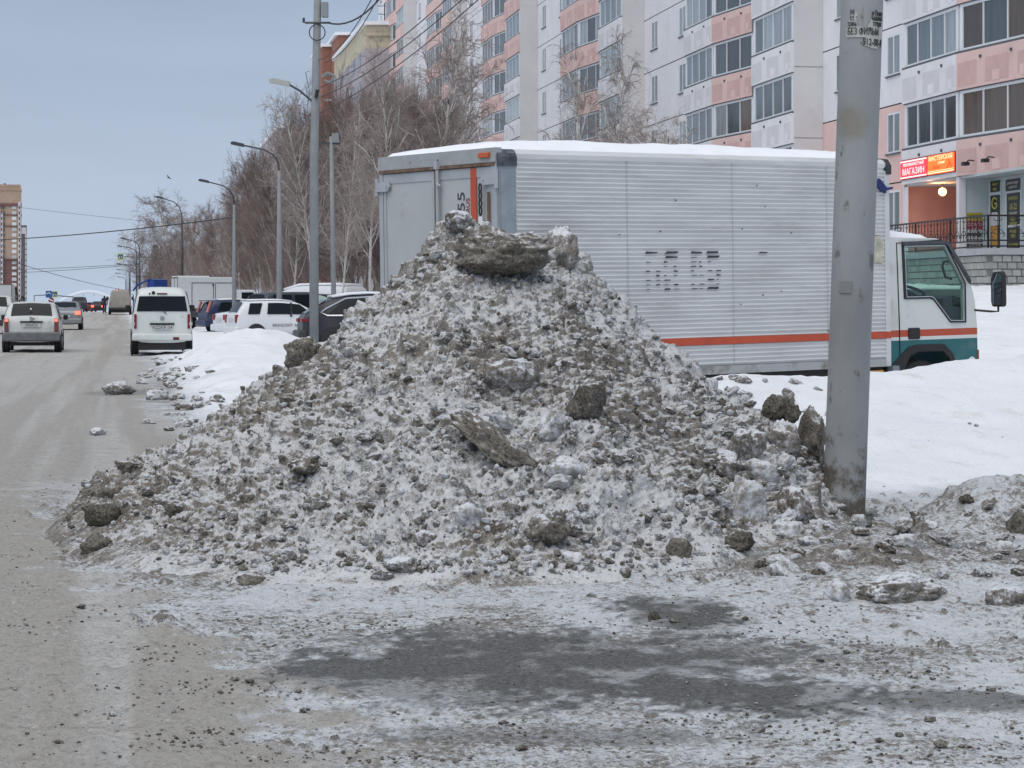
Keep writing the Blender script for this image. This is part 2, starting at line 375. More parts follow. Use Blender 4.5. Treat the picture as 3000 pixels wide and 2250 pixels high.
    mat = ground_material()
    me = grid_mesh('ground', X, Y, z, mat, {'dirt': dirt, 'tone': tone, 'road': road, 'asph': asph, 'snow': snow, 'track': tr})
    return obj('ground', me, kind='structure')
def ground_material():
    m = snow_dirt_mat('packed_snow_and_ice', True, dark=(.12, .105, .09), mid=(.29, .27, .245), thr=(.20, .62), fine=34, white=(.60, .625, .655), upsnow=.32, upr=(.6, .97))
    n = m.node_tree.nodes; l = m.node_tree.links.new; b = n['Principled BSDF']
    def at(k):
        a = n.new('ShaderNodeAttribute'); a.attribute_name = k; return a.outputs['Fac']
    def mixn(f, a, c):
        t = n.new('ShaderNodeMix'); t.data_type = 'RGBA'; l(f, t.inputs[0])
        for i, q in ((6, a), (7, c)):
            if isinstance(q, tuple): t.inputs[i].default_value = (*q, 1)
            else: l(q, t.inputs[i])
        return t.outputs[2]
    def rng(x, a, c, ta=0, tb=1):
        t = n.new('ShaderNodeMapRange'); t.inputs[1].default_value = a; t.inputs[2].default_value = c; t.inputs[3].default_value = ta; t.inputs[4].default_value = tb; l(x, t.inputs[0]); return t.outputs[0]
    geo = n.new('ShaderNodeNewGeometry')
    def noise(s, d=6, r=.6):
        t = n.new('ShaderNodeTexNoise'); t.inputs['Scale'].default_value = s; t.inputs['Detail'].default_value = d; t.inputs['Roughness'].default_value = r; l(geo.outputs['Position'], t.inputs['Vector']); return t.outputs['Fac']
    base = b.inputs['Base Color'].links[0].from_socket
    # trodden brown-grey snow of the carriageway
    tan = mixn(rng(noise(3.0, 8, .7), .35, .68), (.52, .51, .495), (.37, .36, .345))
    tan = mixn(rng(at('track'), .44, .62), tan, (.37, .352, .325))
    tan = mixn(rng(noise(38, 6, .75), .50, .66), tan, (.24, .22, .195)); tan = mixn(rng(noise(7, 8, .7), .55, .68), tan, (.27, .25, .225))
    tan = mixn(rng(noise(13, 8, .75), .57, .68), tan, (.52, .515, .51))
    c = mixn(at('road'), base, tan)
    asp = mixn(rng(noise(36, 6, .75), .42, .62), (.062, .062, .061), (.15, .148, .142))
    asp = mixn(rng(noise(70, 4, .7), .58, .70), asp, (.33, .33, .325))
    c = mixn(at('asph'), c, asp)
    sn = mixn(rng(noise(1.1, 5), .4, .7), (.84, .86, .895), (.79, .81, .85))
    sd = mixn(rng(noise(2.7, 7, .65), .56, .74), sn, (.68, .675, .66)); sd = mixn(rng(noise(55, 3, .6), .66, .72), sd, (.42, .40, .37))
    c = mixn(at('snow'), c, sd)
    l(c, b.inputs['Base Color'])
    l(rng(at('asph'), 0, 1, .75, .5), b.inputs['Roughness'])
    return m
GROUND = build_ground()

# ------------------------------------------------------------------ the ploughed heap
RX = [-3.3, -3.05, -2.6, -2.2, -1.6, -1.45, -1.3, -1.19, -1.0, -.8, -.6, -.45, -.36, -.25, -.1, .2, .47, .62, .75, 1.0, 1.3, 1.6, 1.9, 2.1, 2.3, 2.45, 2.6]
RH = [0, .03, .30, .55, .96, 1.08, 1.18, 1.28, 1.45, 1.66, 1.84, 1.98, 2.05, 1.97, 1.9, 1.86, 1.76, 1.60, 1.45, 1.18, .93, .76, .62, .48, .2, .05, 0]
FX = [-3.7, -3.2, -2.6, -2.0, -1.3, 0, .6, 1.1, 1.6, 2.0, 2.6]
FY = [16.4, 15.3, 13.7, 12.85, 12.45, 12.35, 12.5, 12.9, 13.8, 15.0, 16.0]
def pile_base(X, Y):
    X = np.asarray(X, float); Y = np.asarray(Y, float)
    h = np.interp(X, RX, RH); fy = np.interp(X, FX, FY); ry = 16.55 + .12 * X
    d = np.clip((ry - Y) / np.maximum(.4, ry - fy), 0, 1.3); bk = np.clip((Y - ry) / (.55 + h * 1.05), 0, 1.3)
    f = np.where(d < .12, 1 - 1.5 * d * d / .24, 0)
    fr = np.clip(1 - d, 0, 1) ** 1.12; fr = fr * (1 + .16 * np.sin(np.clip(d, 0, 1) * 3.1))
    return h * np.where(Y < ry, fr, np.clip(1 - bk, 0, 1) ** 1.1)
def surf(X, Y): return np.maximum(pile_base(X, Y), ground_base(X, Y))
def hits(xs, ys):
    r = np.array([tuple(hit(x, y)) + (1,) for x, y in zip(xs, ys)]); r[:, 3] = r[:, 1] < 24; return r
def build_pile():
    xs = np.arange(-3.75, 3.15, .0125); ys = np.concatenate([np.arange(12.0, 17.2, .0125), np.arange(17.2, 19.8, .05)])
    X, Y = np.meshgrid(xs, ys)
    B = pile_base(X, Y); G = ground_base(X, Y)
    slope = np.ones_like(X); m = sm(B, .02, .22)
    nb = fbm(X * 1.3, Y * 1.3, 202, 5); nm = fbm(X * 4.1, Y * 4.1, 203, 4)
    H0, T0 = lumps(X, Y, .50, .06, .22, .42, 211, .40, .5); H1, T1 = lumps(X, Y, .19, .03, .085, .6, 221, .45, .5)
    H2, T2 = lumps(X * .75, Y, .088, .018, .050, .85, 231, .75, .6); H3, T3 = lumps(X * .75, Y, .045, .010, .025, .8, 241, .9, .6)
    soft = sm(fbm(X * 1.1 + 3, Y * 1.4, 251, 3), .40, .60)         # areas of finer slide
    pk = sm(fbm(X * .95, Y * 1.5, 281, 3), .53, .62)               # packed, scraped faces
    hh = (np.maximum(np.maximum(H0, H1 * (1 - .4 * soft)), H2) + H3 * .8) * (1 - .62 * pk)
    gx = np.gradient(B, xs, axis=1); gy = np.gradient(B, ys, axis=0)
    for _ in range(3): gx = (gx + np.roll(gx, 6, 1) + np.roll(gx, -6, 1)) / 3; gy = (gy + np.roll(gy, 6, 0) + np.roll(gy, -6, 0)) / 3
    nl = np.sqrt(gx * gx + gy * gy + 1)
    disp = (nb - .5) * .26 * m + (nm - .5) * .12 * m + (np.abs(fbm(X * 13, Y * 19, 207, 4, .65) - .5) * .17 - .025) * m + (fbm(X * 30, Y * 42, 209, 2) - .5) * .045 * m + hh * (.35 + .65 * m) * sm(B, -.01, .1)
    Z = B + disp / nl - .04 * (1 - sm(B, 0, .06)) + G * (B > 0) * .6
    X0, Y0 = X, Y
    top = np.argmax(np.stack([H0, H1, H2, H3 * .7]), 0); T = np.choose(top, [T0, T1, T2, T3])
    protr = sm(H0, .03, .1) * .30 + sm(H1, .012, .04) * .34 + sm(H2, .006, .02) * .34 + sm(H3, .005, .013) * .26
    patch = sm(fbm(X * 1.2, Y * 1.5, 261, 4), .40, .62)
    dirt = .42 + protr * (.30 + .45 * T) + .36 * patch + (fbm(X * 9, Y * 9, 271, 3) - .5) * .6 - .16 * soft - .04 + .10 * pk
    dirt = dirt + .14 * sm(-X, 1.4, 2.9) + .10 * sm(Z, 1.3, 2.0) + .34 * sm(-X, 2.2, 3.0) + .14 * (1 - sm(B, .05, .4))
    mat = snow_dirt_mat('dirty_ploughed_snow', True, thr=(.16, .66), upsnow=.62, upr=(.52, .95), k1=1.4, k3=1.6, fine=40, white=(.66, .672, .69), dark=(.125, .108, .09), mid=(.29, .268, .24))
    X = X - disp * gx / nl; Y = Y - disp * gy / nl
    me = grid_mesh('heap', X, Y, Z, mat, {'dirt': dirt, 'tone': T})
    root = empty('snow_heap', (0, 16, 0), 0, 'tall grey-brown heap of ploughed dirty snow beside the road', 'snow heap')
    for v_ in (me,): pass
    co = np.empty(len(me.vertices) * 3, np.float32); me.vertices.foreach_get('co', co); co = co.reshape(-1, 3); co[:, 1] -= 16; me.vertices.foreach_set('co', co.ravel())
    return root, obj('heap_body', me, root)
# positions in the material come from the world, so the shifted mesh keeps its pattern
HEAP, HB = build_pile()
from mathutils.bvhtree import BVHTree
bpy.context.view_layer.update(); DG = bpy.context.evaluated_depsgraph_get()
BH = BVHTree.FromObject(HB, DG); BG = BVHTree.FromObject(GROUND, DG)
def hit(x, y):                            # where the line of sight through a photo pixel meets heap or ground
    o = Vector((0, 0, CH)); d = Vector(((x - 1500) / F, 1, (HZ - y) / F)).normalized(); best = None
    for t, off in ((BH, HEAP.location), (BG, Vector((0, 0, 0)))):
        q = t.ray_cast(o - off, d)
        if q[0] is not None and (best is None or q[3] < best[1]): best = (q[0] + off, q[3])
    return best[0] if best else Vector((0, 60, 0))

CLP = [
    (.60, .50, (.115, .10, .083), (.25, .23, .205)), (.82, .42, (.085, .075, .061), (.22, .20, .172)), (.38, .12, (.16, .145, .125), (.36, .345, .32)), (.95, .12, (.065, .058, .047), (.18, .165, .14))]
CLOD = [snow_dirt_mat('frozen_clod_%d' % i, False, lo=l_, thr=(.20, .62), upsnow=u_, fine=2.6, dark=d_, mid=m_, white=(.66, .68, .72)) for i, (l_, u_, d_, m_) in enumerate(CLP)]
BLOCK = [snow_dirt_mat('ice_block_%d' % i, False, lo=l_, thr=(.20, .62), upsnow=u_, fine=20, dark=d_, mid=m_, white=(.66, .68, .72)) for i, (l_, u_, d_, m_) in enumerate(CLP)]
def rock_mesh(name, seed, sub, dims, mat, rough=.28, cuts=7, layered=False, hole=None):
    bm = bmesh.new(); bmesh.ops.create_icosphere(bm, subdivisions=sub, radius=1); rr = random.Random(seed)
    pl = []
    for i in range(cuts):
        d = Vector((rr.gauss(0, 1), rr.gauss(0, 1), rr.gauss(0, 1))).normalized(); pl.append((d, rr.uniform(.55, .85)))
    off = Vector((seed * 3.1, seed * 1.7, seed * .9))
    for v in bm.verts:
        p = v.co.copy()
        for d, k in pl:
            q = p.dot(d)
            if q > k: p -= d * (q - k) * .85
        nn = mnoise.fractal(p * 1.3 + off, 1, 2, 4) * rough + mnoise.fractal(p * 4.5 + off, 1, 2, 3) * rough * .42
        if sub >= 4: nn += mnoise.fractal(p * 10 + off, .8, 2, 4) * rough * .38
        if layered: nn += .035 * math.sin(p.z * 11 + 3 * mnoise.noise(p * 1.2 + off)) * (1 - abs(p.z) * .6)
        p *= 1 + nn
        v.co = Vector((p.x * dims[0], p.y * dims[1], p.z * dims[2]))
    me = bpy.data.meshes.new(name); bm.to_mesh(me); bm.free(); me.materials.append(mat)
    me.polygons.foreach_set('use_smooth', [True] * len(me.polygons))
    if sub < 4: me.set_sharp_from_angle(angle=math.radians(38))
    return me
# big blocks that lie loose on the heap and round the lamp post:
# centre pixel, size in pixels, depth factor, tilt, material, label
BIG = [
    (1455, 735, 262, 118, .75, (0.06, -.02, .15), 1, 'huge dark layered ice slab overhanging just below the heap summit', True),
    (1640, 735, 92, 150, .8, (.1, .12, .4), 0, 'upright rough block right of the huge slab on the heap top', False),
    (1345, 655, 105, 62, .8, (0, .1, .2), 0, 'pale knobbly clod on the very summit of the heap', False),
    (1412, 668, 58, 48, .8, (.1, .1, 1), 2, 'small pale pointed block between summit clod and huge slab', False),
    (1455, 1315, 275, 92, .5, (.25, .66, .1), 1, 'long diagonal grey slab lying mid slope with snow on its edge', False),
    (1465, 1232, 92, 58, .9, (0, .2, .3), 2, 'white frozen lump just above the long diagonal slab', False),
    (1715, 1180, 128, 120, .6, (.5, .5, .6), 1, 'dark sandy block half sunk in the right middle of the heap', False),
    (1490, 1095, 160, 120, .5, (.7, .1, .2), 0, 'broad grey crust patch sunk in the centre of the heap', False),
    (1610, 1255, 80, 105, .6, (.3, .1, .8), 2, 'pale grey clod right of the diagonal slab', False),
    (1660, 1385, 110, 90, .6, (.4, .3, .1), 2, 'smooth pale block below and right of the diagonal slab', False),
    (1600, 1545, 132, 92, .8, (.2, -.35, .3), 1, 'angular dark brown block low on the front of the heap', False),
    (1372, 1512, 96, 82, .8, (.1, .2, .5), 2, 'pale cornered block low on the front left of the angular block', False),
    (1683, 1640, 82, 48, .8, (.1, .3, .3), 2, 'small snow topped brick shaped block at the front toe', False),
    (1250, 1580, 62, 55, .8, (.1, .4, .3), 0, 'grey cornered stone size clod near the front toe left of centre', False),
    (888, 1362, 98, 46, .9, (0, -.2, .3), 1, 'flat block with a black hollow underneath on the left slope', False),
    (1180, 1660, 95, 44, .8, (0, 0, .3), 0, 'low dirty lump at the front toe of the heap', False),
    (735, 1700, 80, 45, .8, (0, .1, .3), 1, 'dark muddy lump at the front left toe of the heap', False),
    (890, 1035, 105, 100, .8, (.1, .1, .3), 1, 'brown rounded block on the left shoulder below the dark car', False),
    (330, 1435, 82, 82, .8, (.1, .3, .3), 1, 'brown boulder sized clod at the left edge with hollow below', False),
    (372, 1370, 70, 44, .8, (.1, .1, .3), 1, 'flat brown clod above the boulder at the left edge', False),
    (308, 1515, 112, 86, .7, (.1, .2, .3), 3, 'dark rounded mud mound nearest the road at the left toe', False),
    (275, 1600, 98, 62, .7, (.0, .1, .3), 3, 'lowest dark mud mound at the left corner of the heap', False),
    (345, 1146, 86, 50, .9, (0, .1, .3), 0, 'lone knobbly snow chunk lying out on the road', False),
    (462, 1164, 62, 38, .9, (0, .1, .3), 2, 'smaller pale snow chunk right of the lone road chunk', False),
    (2188, 1478, 135, 165, .7, (.1, .1, .3), 2, 'tall whitish clear ice block in front of the lamp post rubble', False),
    (2165, 1592, 96, 66, .8, (.1, -.2, .3), 3, 'dark rectangular block on the ground left of the post foot', False),
    (2382, 1290, 62, 190, .7, (.05, .06, .3), 1, 'tall thin dark slab standing against the lamp post', False),
    (2300, 1300, 100, 120, .8, (.1, .2, .3), 0, 'sharp peaked brown block left of the tall thin slab', False),
    (2185, 1310, 112, 118, .8, (.1, .2, .9), 0, 'pale wedge shaped block at the right foot of the heap', False),
    (2240, 1385, 112, 80, .8, (.1, .2, .3), 2, 'brownish faceted block below the peaked block', False),
    (2128, 1372, 76, 66, .8, (.1, .2, .3), 0, 'rounded grey block next to the faceted block', False),
    (2270, 1188, 78, 72, .8, (.1, .2, .3), 3, 'dark square block above the peaked block', False),
    (2318, 1212, 62, 62, .8, (.1, .5, .3), 3, 'black earthy lump behind the peaked block', False),
    (2330, 1490, 120, 120, .7, (.1, .1, .3), 0, 'craggy block leaning on the left of the post foot', False),
    (2312, 1558, 92, 58, .8, (.1, .1, .3), 2, 'pale rounded lump just in front of the post foot', False),
    (2450, 1742, 72, 82, .9, (.1, .05, .3), 2, 'round pale ice piece with a dark stripe on the brown slush', False),
    (2532, 1532, 46, 38, .9, (.1, .1, .3), 3, 'small black stone touching the lamp post foot', False),
    (1995, 1615, 72, 70, .8, (.1, .1, .3), 3, 'brown cornered clod standing at the heap right toe', False),
    (2232, 1656, 40, 34, .9, (.1, .1, .3), 3, 'round brown pebble of ice alone on the white crust', False),
    (2640, 1735, 235, 92, .5, (.35, 0, .1), 0, 'long low smeared grey slush block right of the post', False),
    (2955, 1755, 130, 60, .5, (.3, 0, .1), 0, 'flat grey slush block cut by the right picture edge', False),
    (2980, 1545, 66, 72, .8, (.1, .1, .3), 3, 'dark clod on the ridge at the right picture edge', False),
    (2830, 1465, 40, 34, .9, (.1, .1, .3), 3, 'small clod on the snow crest at the right', False),
    (2660, 1590, 90, 50, .8, (.1, .1, .3), 2, 'flat white topped lump right of the lamp post', False),
    (2680, 1532, 44, 40, .9, (.1, .1, .3), 3, 'brown knob on the ridge between post and right edge', False),
    (1920, 1808, 48, 34, .8, (.1, .3, .8), 3, 'dark torn clod on the edge of the bare asphalt', False),
]
for i, (x, y, w_, h_, dep, rot, mi, lab, lay) in enumerate(BIG):
    p = hit(x, y + h_ * .18)
    if p.y > 19 and 600 < x < 2450: p = px(x, y, 16.4)
    s = F / p.y
    hx, hz = w_ / s / 2 * 1.12, h_ / s / 2 * 1.12
    sub = 5 if w_ > 200 else 4
    me = rock_mesh('ice_block', 100 + i, sub, (hx, max(hx, hz) * dep, hz), BLOCK[mi], .27 if not lay else .24, 8, lay)
    if i == 0: p = Vector((p.x * (p.y - .28) / p.y, p.y - .28, p.z))
    elif 8 > i > 0 or i in (10, 11, 14): p = Vector((p.x * (p.y - .05) / p.y, p.y - .05, p.z))
    zc = CH + (HZ - y) * p.y / F
    obj('ice_block', me, None, lab, 'ice block', 'loose frozen blocks on and round the heap', loc=(p.x, p.y, zc), rot=rot)
# medium clods: parts of the heap
PROT = [rock_mesh('clod', 300 + i, 3, (1, .85, .7), CLOD[(0, 0, 2, 1, 0, 2, 0, 2)[i % 8]], .38, 9) for i in range(12)]
k = 0
def clod(x, y, r, parent, mi=None):
    global k
    p = hit(x, y); c = obj('clod', PROT[mi if mi is not None else R.randrange(12)], parent)
    b = p - parent.location if parent.name.startswith('snow_heap') else p - parent.location
    c.location = (b.x, b.y, b.z + r * .12); c.rotation_euler = (R.uniform(-.5, .5), R.uniform(-.5, .5), R.uniform(0, 6.28)); c.scale = (r, r * R.uniform(.7, 1.1), r * R.uniform(.6, .95)); k += 1
n = 0
while n < 190:
    x = R.uniform(230, 2150); y = R.uniform(700, 1725); p = hit(x, y)
    if float(pile_base(p.x, p.y)) > .04:
        clod(x, y, (R.uniform(.025, .045) if R.random() < .7 else R.uniform(.045, .085)), HEAP); n += 1
RID = empty('rubble_ridge', (2.4, 16, 0), 0, 'low ridge of broken dirty snow lumps strewn round the lamp post foot', 'snow rubble')
n = 0
while n < 140:
    if R.random() < .5: x, y = R.uniform(2060, 2440), R.uniform(1110, 1560)
    else: x, y = R.uniform(2250, 3000), R.uniform(1480, 1700)
    clod(x, y, (R.uniform(.03, .055) if R.random() < .7 else R.uniform(.055, .10)), RID); n += 1
EDGE = empty('verge_rubble', (-6.4, 44, 0), 0, 'broken grey snow crust along the road edge in front of the white snow', 'snow rubble')
for i in range(90):
    Y_ = R.uniform(27, 63); v_ = R.gauss(1.1, .35); P = st(0, v_); X_ = (v_ - math.sin(SA) * Y_) / math.cos(SA)
    c = obj('clod', PROT[R.randrange(12)], EDGE); r_ = R.uniform(.04, .15)
    c.location = Vector((X_, Y_, gz(X_, Y_) + r_ * .2)) - EDGE.location; c.scale = (r_, r_, r_ * .75); c.rotation_euler = (0, 0, R.uniform(0, 6.3))
# fine crumbs: one uncountable mass
def crumbs():
    bm = bmesh.new(); bmesh.ops.create_icosphere(bm, subdivisions=1, radius=1); base = np.array([v.co[:] for v in bm.verts]); fc = np.array([[v.index for v in f.verts] for f in bm.faces]); bm.free()
    rg = np.random.default_rng(5); N = 68000
    xs = rg.uniform(0, 3000, N); ys = np.where(rg.random(N) < .42, rg.uniform(650, 1740, N), rg.uniform(1640, 2240, N))
    P = hits(xs, ys); ok = P[:, 3] > 0; P = P[ok]
    X, Y, Z = P[:, 0], P[:, 1], P[:, 2]
    onp = pile_base(X, Y) > .05; tan = X < np.interp(Y, XB[0], XB[1]) - .1
    cl = fbm(X * 2.1, Y * 2.1, 333, 3); clean = (bank(X, Y) > .06) & (X > 2.0)
    asp = (((X - .2) / 1.1) ** 2 + ((Y - 9.6) / 1.2) ** 2) < 1
    pr = np.where(onp, .22, np.where(tan, .015 + .18 * (cl > .57), np.where(cl > .54, .22, .03))); pr = np.where(asp, pr * .12, pr); pr = np.where(clean, .01, pr)
    kq = rg.random(len(pr)) < pr; X, Y, Z, onp = X[kq], Y[kq], Z[kq], onp[kq]; n = len(X)
    r = (.004 + .016 * rg.random(n) ** 2.2) * np.where(onp, 1.5, np.where(rg.random(n) < .03, 1.5, .55))
    a = rg.uniform(0, 6.3, n); V = base[None] * (1 + rg.uniform(-.4, .4, (n, len(base), 3))) * r[:, None, None]
    V[:, :, 2] *= np.where(onp, .75, .45)[:, None]
    x = V[:, :, 0] * np.cos(a)[:, None] - V[:, :, 1] * np.sin(a)[:, None] * .75; y = V[:, :, 0] * np.sin(a)[:, None] + V[:, :, 1] * np.cos(a)[:, None] * .75
    V = np.stack([x + X[:, None], y + Y[:, None], V[:, :, 2] + (Z + r * .35)[:, None]], -1).reshape(-1, 3)
    Fs = (fc[None] + (np.arange(n) * len(base))[:, None, None]).reshape(-1, 3)
    me = bpy.data.meshes.new('crumbs'); me.from_pydata(V.tolist(), [], Fs.tolist())
    t = me.attributes.new('dirt', 'FLOAT', 'POINT'); t.data.foreach_set('value', np.repeat(np.where(onp, rg.uniform(.05, .85, n), rg.uniform(.45, 1.0, n)), len(base)).astype(np.float32))
    t = me.attributes.new('tone', 'FLOAT', 'POINT'); t.data.foreach_set('value', np.repeat(rg.random(n), len(base)).astype(np.float32))
    me.materials.append(snow_dirt_mat('crumbs_of_ice', True, thr=(.2, .6), upsnow=.1, fine=34, white=(.62, .64, .68), dark=(.07, .06, .048), mid=(.25, .23, .20)))
    obj('snow_crumbs', me, None, 'small crumbs of dirty ice scattered over heap and ground', 'ice crumbs', kind='stuff')
crumbs()
# ------------------------------------------------------------------ shared materials
PAINT_W = M('white_paint', (.70, .73, .72), .35, var=.06, vscale=3, dirt=((.42, .41, .38), 2.2, .58, .8))
ALU = M('ribbed_aluminium', (.63, .64, .645), .5, .10, var=.08, vscale=2.0, dirt=((.47, .47, .465), 1.3, .52, .75), stretch=(.5, 1, 3))
ALU2 = M('grey_painted_steel', (.40, .43, .46), .5, .1, var=.10, vscale=3, dirt=((.16, .16, .16), 9, .66, .72))
DOORG = M('grey_door_sheet', (.44, .46, .475), .55, 0, var=.05, vscale=2, dirt=((.30, .30, .295), 3.5, .60, .8))
RUST = M('rusty_steel', (.16, .10, .07), .8, var=.4, vscale=14)
RED = M('red_stripe', (.50, .075, .03), .5, var=.12, vscale=5)
TEAL = M('teal_paint', (.015, .135, .15), .4, var=.15, vscale=4, dirt=((.06, .12, .12), 3, .55, .8))
CREAM = M('cream_white_paint', (.68, .71, .68), .35, var=.05, vscale=4, dirt=((.45, .44, .40), 3, .6, .82))
BLACK = M('black_rubber', (.018, .018, .02), .6)
DARK = M('dark_plastic', (.035, .036, .04), .5)
TYRE = M('tyre_rubber', (.025, .025, .026), .85, var=.3, vscale=20)
STEEL = M('wheel_steel', (.35, .36, .37), .45, .6)
ORANGE = M('orange_lens', (.55, .10, .02), .3)
AMBER = M('amber_lens', (.62, .30, .05), .35)
CABGLASS = glass('green_tinted_glass', (.62, .80, .74), .45)
CARGLASS = M('dark_car_glass', (.010, .014, .018), .08, spec=.22)
CLEANSNOW = M('settled_snow', (.82, .845, .885), .75, var=.03, vscale=5, bump=.01, bscale=9)
PRINT = M('faded_black_print', (.05, .052, .056), .7, var=.5, vscale=30)
WHITE = M('plain_white', (.75, .76, .78), .6)

# ------------------------------------------------------------------ the box truck
TR = empty('box_truck', (TX, TY, 0), TA, 'silver ribbed box truck with white and teal cab behind the snow heap', 'truck')
TR.rotation_euler = (0, -math.radians(1.0), TA); TW, TL, TB, TT = 2.05, 5.41, .70, 3.0
# ribbed right-hand side, four sheets
rib = .0465
def side_sheet(x0, x1):
    prof = []; z = TB + .09
    while z < TT - .11:
        prof += [(.0, z), (-.005, z + .008), (-.018, z + .024), (-.011, z + .034), (.0, z + .039)]; z += rib
    prof += [(0.0, TT - .07)]
    m = MB(); n = len(prof)
    vs = [(x0, y, z) for y, z in prof] + [(x1, y, z) for y, z in prof]
    m.add(vs, [(i, n + i, n + i + 1, i + 1) for i in range(n - 1)]); return m
for a, b in ((.21, 1.62), (1.626, 3.06), (3.066, 4.44), (4.446, TL - .08)):
    o = side_sheet(a, b).build('side_panel', ALU, TR)
box('box_core', ALU2, TR, .12, TL - .03, .004, TW - .02, TB + .02, TT - .03)
m = MB(); m.box(.0, .205, -.016, .13, TB, TT - .16); m.box(.018, .188, -.021, .0, TB + .05, TT - .2); m.build('corner_post', M('corner_post_grey', (.30, .335, .375), .5, .2, var=.15, vscale=5, dirt=((.12, .13, .14), 7, .62, .68)), TR)
box('corner_post', ALU2, TR, 0, .1, TW - .06, TW, TB, TT - .12)
box('corner_post', ALU, TR, TL - .078, TL, -.018, .06, TB, TT - .13, .008)
m = MB(); m.prism([(-.016, TT - .09), (-.016, TT - .05), (.02, TT - .01), (.06, TT), (.12, TT), (.12, TT - .09)], 0, .22, TL - .05); m.build('roof_rail', ALU, TR)
m = MB(); m.prism([(-.03, TT - .17), (-.03, TT - .08), (.02, TT - .015), (.10, TT + .012), (.16, TT + .012), (.16, TT - .17)], 0, -.012, .215); m.build('corner_cap', M('dark_corner_casting', (.085, .095, .11), .5, .3, var=.4, vscale=10), TR)
m = MB(); m.prism([(-.03, TT - .17), (-.03, TT - .07), (.02, TT), (.1, TT + .012), (.16, TT + .012), (.16, TT - .17)], 0, TL - .06, TL + .02); m.build('corner_cap', DARK, TR)
m = MB(); m.box(.2, TL - .08, -.02, .05, TB, TB + .085); m.build('bottom_rail', M('dull_bottom_rail', (.42, .43, .44), .6, .2, dirt=((.2, .18, .15), 5, .5, .7)), TR)
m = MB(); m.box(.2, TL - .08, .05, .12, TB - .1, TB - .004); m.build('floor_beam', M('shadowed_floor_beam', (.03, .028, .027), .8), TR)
# orange-red stripe along ribs and cab
m = MB(); m.box(.206, TL, -.0235, -.012, 1.012, 1.086); m.build('red_stripe', RED, TR)
# rear end
m = MB(); m.box(-.03, .05, .0, TW, TT - .13, TT + .01); m.build('rear_header', M('pitted_grey_header', (.36, .38, .39), .6, .1, var=.1, dirt=((.07, .07, .07), 16, .64, .67)), TR)
m = MB(); m.box(-.035, .03, .02, TW - .02, TT - .165, TT - .133); m.build('rain_gutter', RUST, TR)
m = MB(); m.box(-.02, .04, 0, .085, TB, TT - .13); m.build('rear_frame', ALU2, TR)
m = MB(); m.box(-.02, .04, TW - .07, TW, TB, TT - .13); m.build('rear_frame', ALU2, TR)
def door(y0, y1, name):
    d = MB().box(-.005, .03, y0, y1, TB + .06, TT - .172).build('rear_door', DOORG, TR)
    m = MB(); t = .045
    m.box(-.014, 0, y0, y0 + t, TB + .06, TT - .172); m.box(-.014, 0, y1 - t, y1, TB + .06, TT - .172); m.box(-.0135, 0, y0 + t, y1 - t, TT - .27, TT - .172); m.build('door_edge', ALU2, d)
    return d
d1 = door(.09, 1.0, 'r'); d2 = door(1.06, TW - .075, 'l')
m = MB(); m.box(-.012, .01, 1.005, 1.055, TB + .06, TT - .172); m.build('centre_seal', RUST, TR)
m = MB(); m.tube([(-.045, .96, TB), (-.045, .96, TT - .14)], .018, 8); m.tube([(-.045, .955, TT - .3), (-.07, .93, TT - .32), (-.05, .90, TT - .33)], .014, 6); m.box(-.07, -.02, .93, .99, TT - .16, TT - .08); m.build('lock_rod', ALU2, d1)
m = MB(); m.tube([(-.035, .115, TB), (-.035, .115, TT - .42)], .014, 8); m.build('lock_rod', RUST, d1)
for y, s in ((.06, 1), (TW - .05, -1)):
    for z in (TT - .30, TT - 1.5):
        m = MB(); m.prism([(y - s * .07, z - .05), (y + s * .13, z - .05), (y + s * .17, z), (y + s * .13, z + .05), (y - s * .07, z + .05)], 0, -.05, -.018); m.disc((-.055, y + s * .12, z), (1, 0, 0), .012, .012, 8); m.tube([(-.03, y - s * .07, z - .09), (-.03, y - s * .07, z + .09)], .022, 8); m.build('hinge', ALU2, TR)
m = MB(); m.box(-.017, -.0142, .335, .435, TB + .08, TT - .175); m.build('door_stripe', RED, d1)
text('painted_digits', '55', .17, PRINT, d1, frame_mat((-.008, .60, 2.50), (0, 0, 1), (0, 1, 0)) , sx=1.25)
text('painted_letters', 'RUS', .085, M('dark_red_print', (.22, .06, .05), .7), d1, frame_mat((-.008, .49, 2.46), (0, 0, 1), (0, 1, 0)))
m = MB()
for i in range(4):
    z = 2.62 - i * .075
    m.tube([(-.052, .225 + .02 * math.sin(a), z + .042 * math.cos(a)) for a in [j * math.pi / 6 for j in range(13)]], .009, 6)
m.build('chain', BLACK, d1)
box('chain_tag', WHITE, d1, -.056, -.046, .195, .255, 2.26, 2.34)
box('marker_lamp', ORANGE, TR, -.06, -.03, .08, .25, TT - .085, TT - .035, .006)
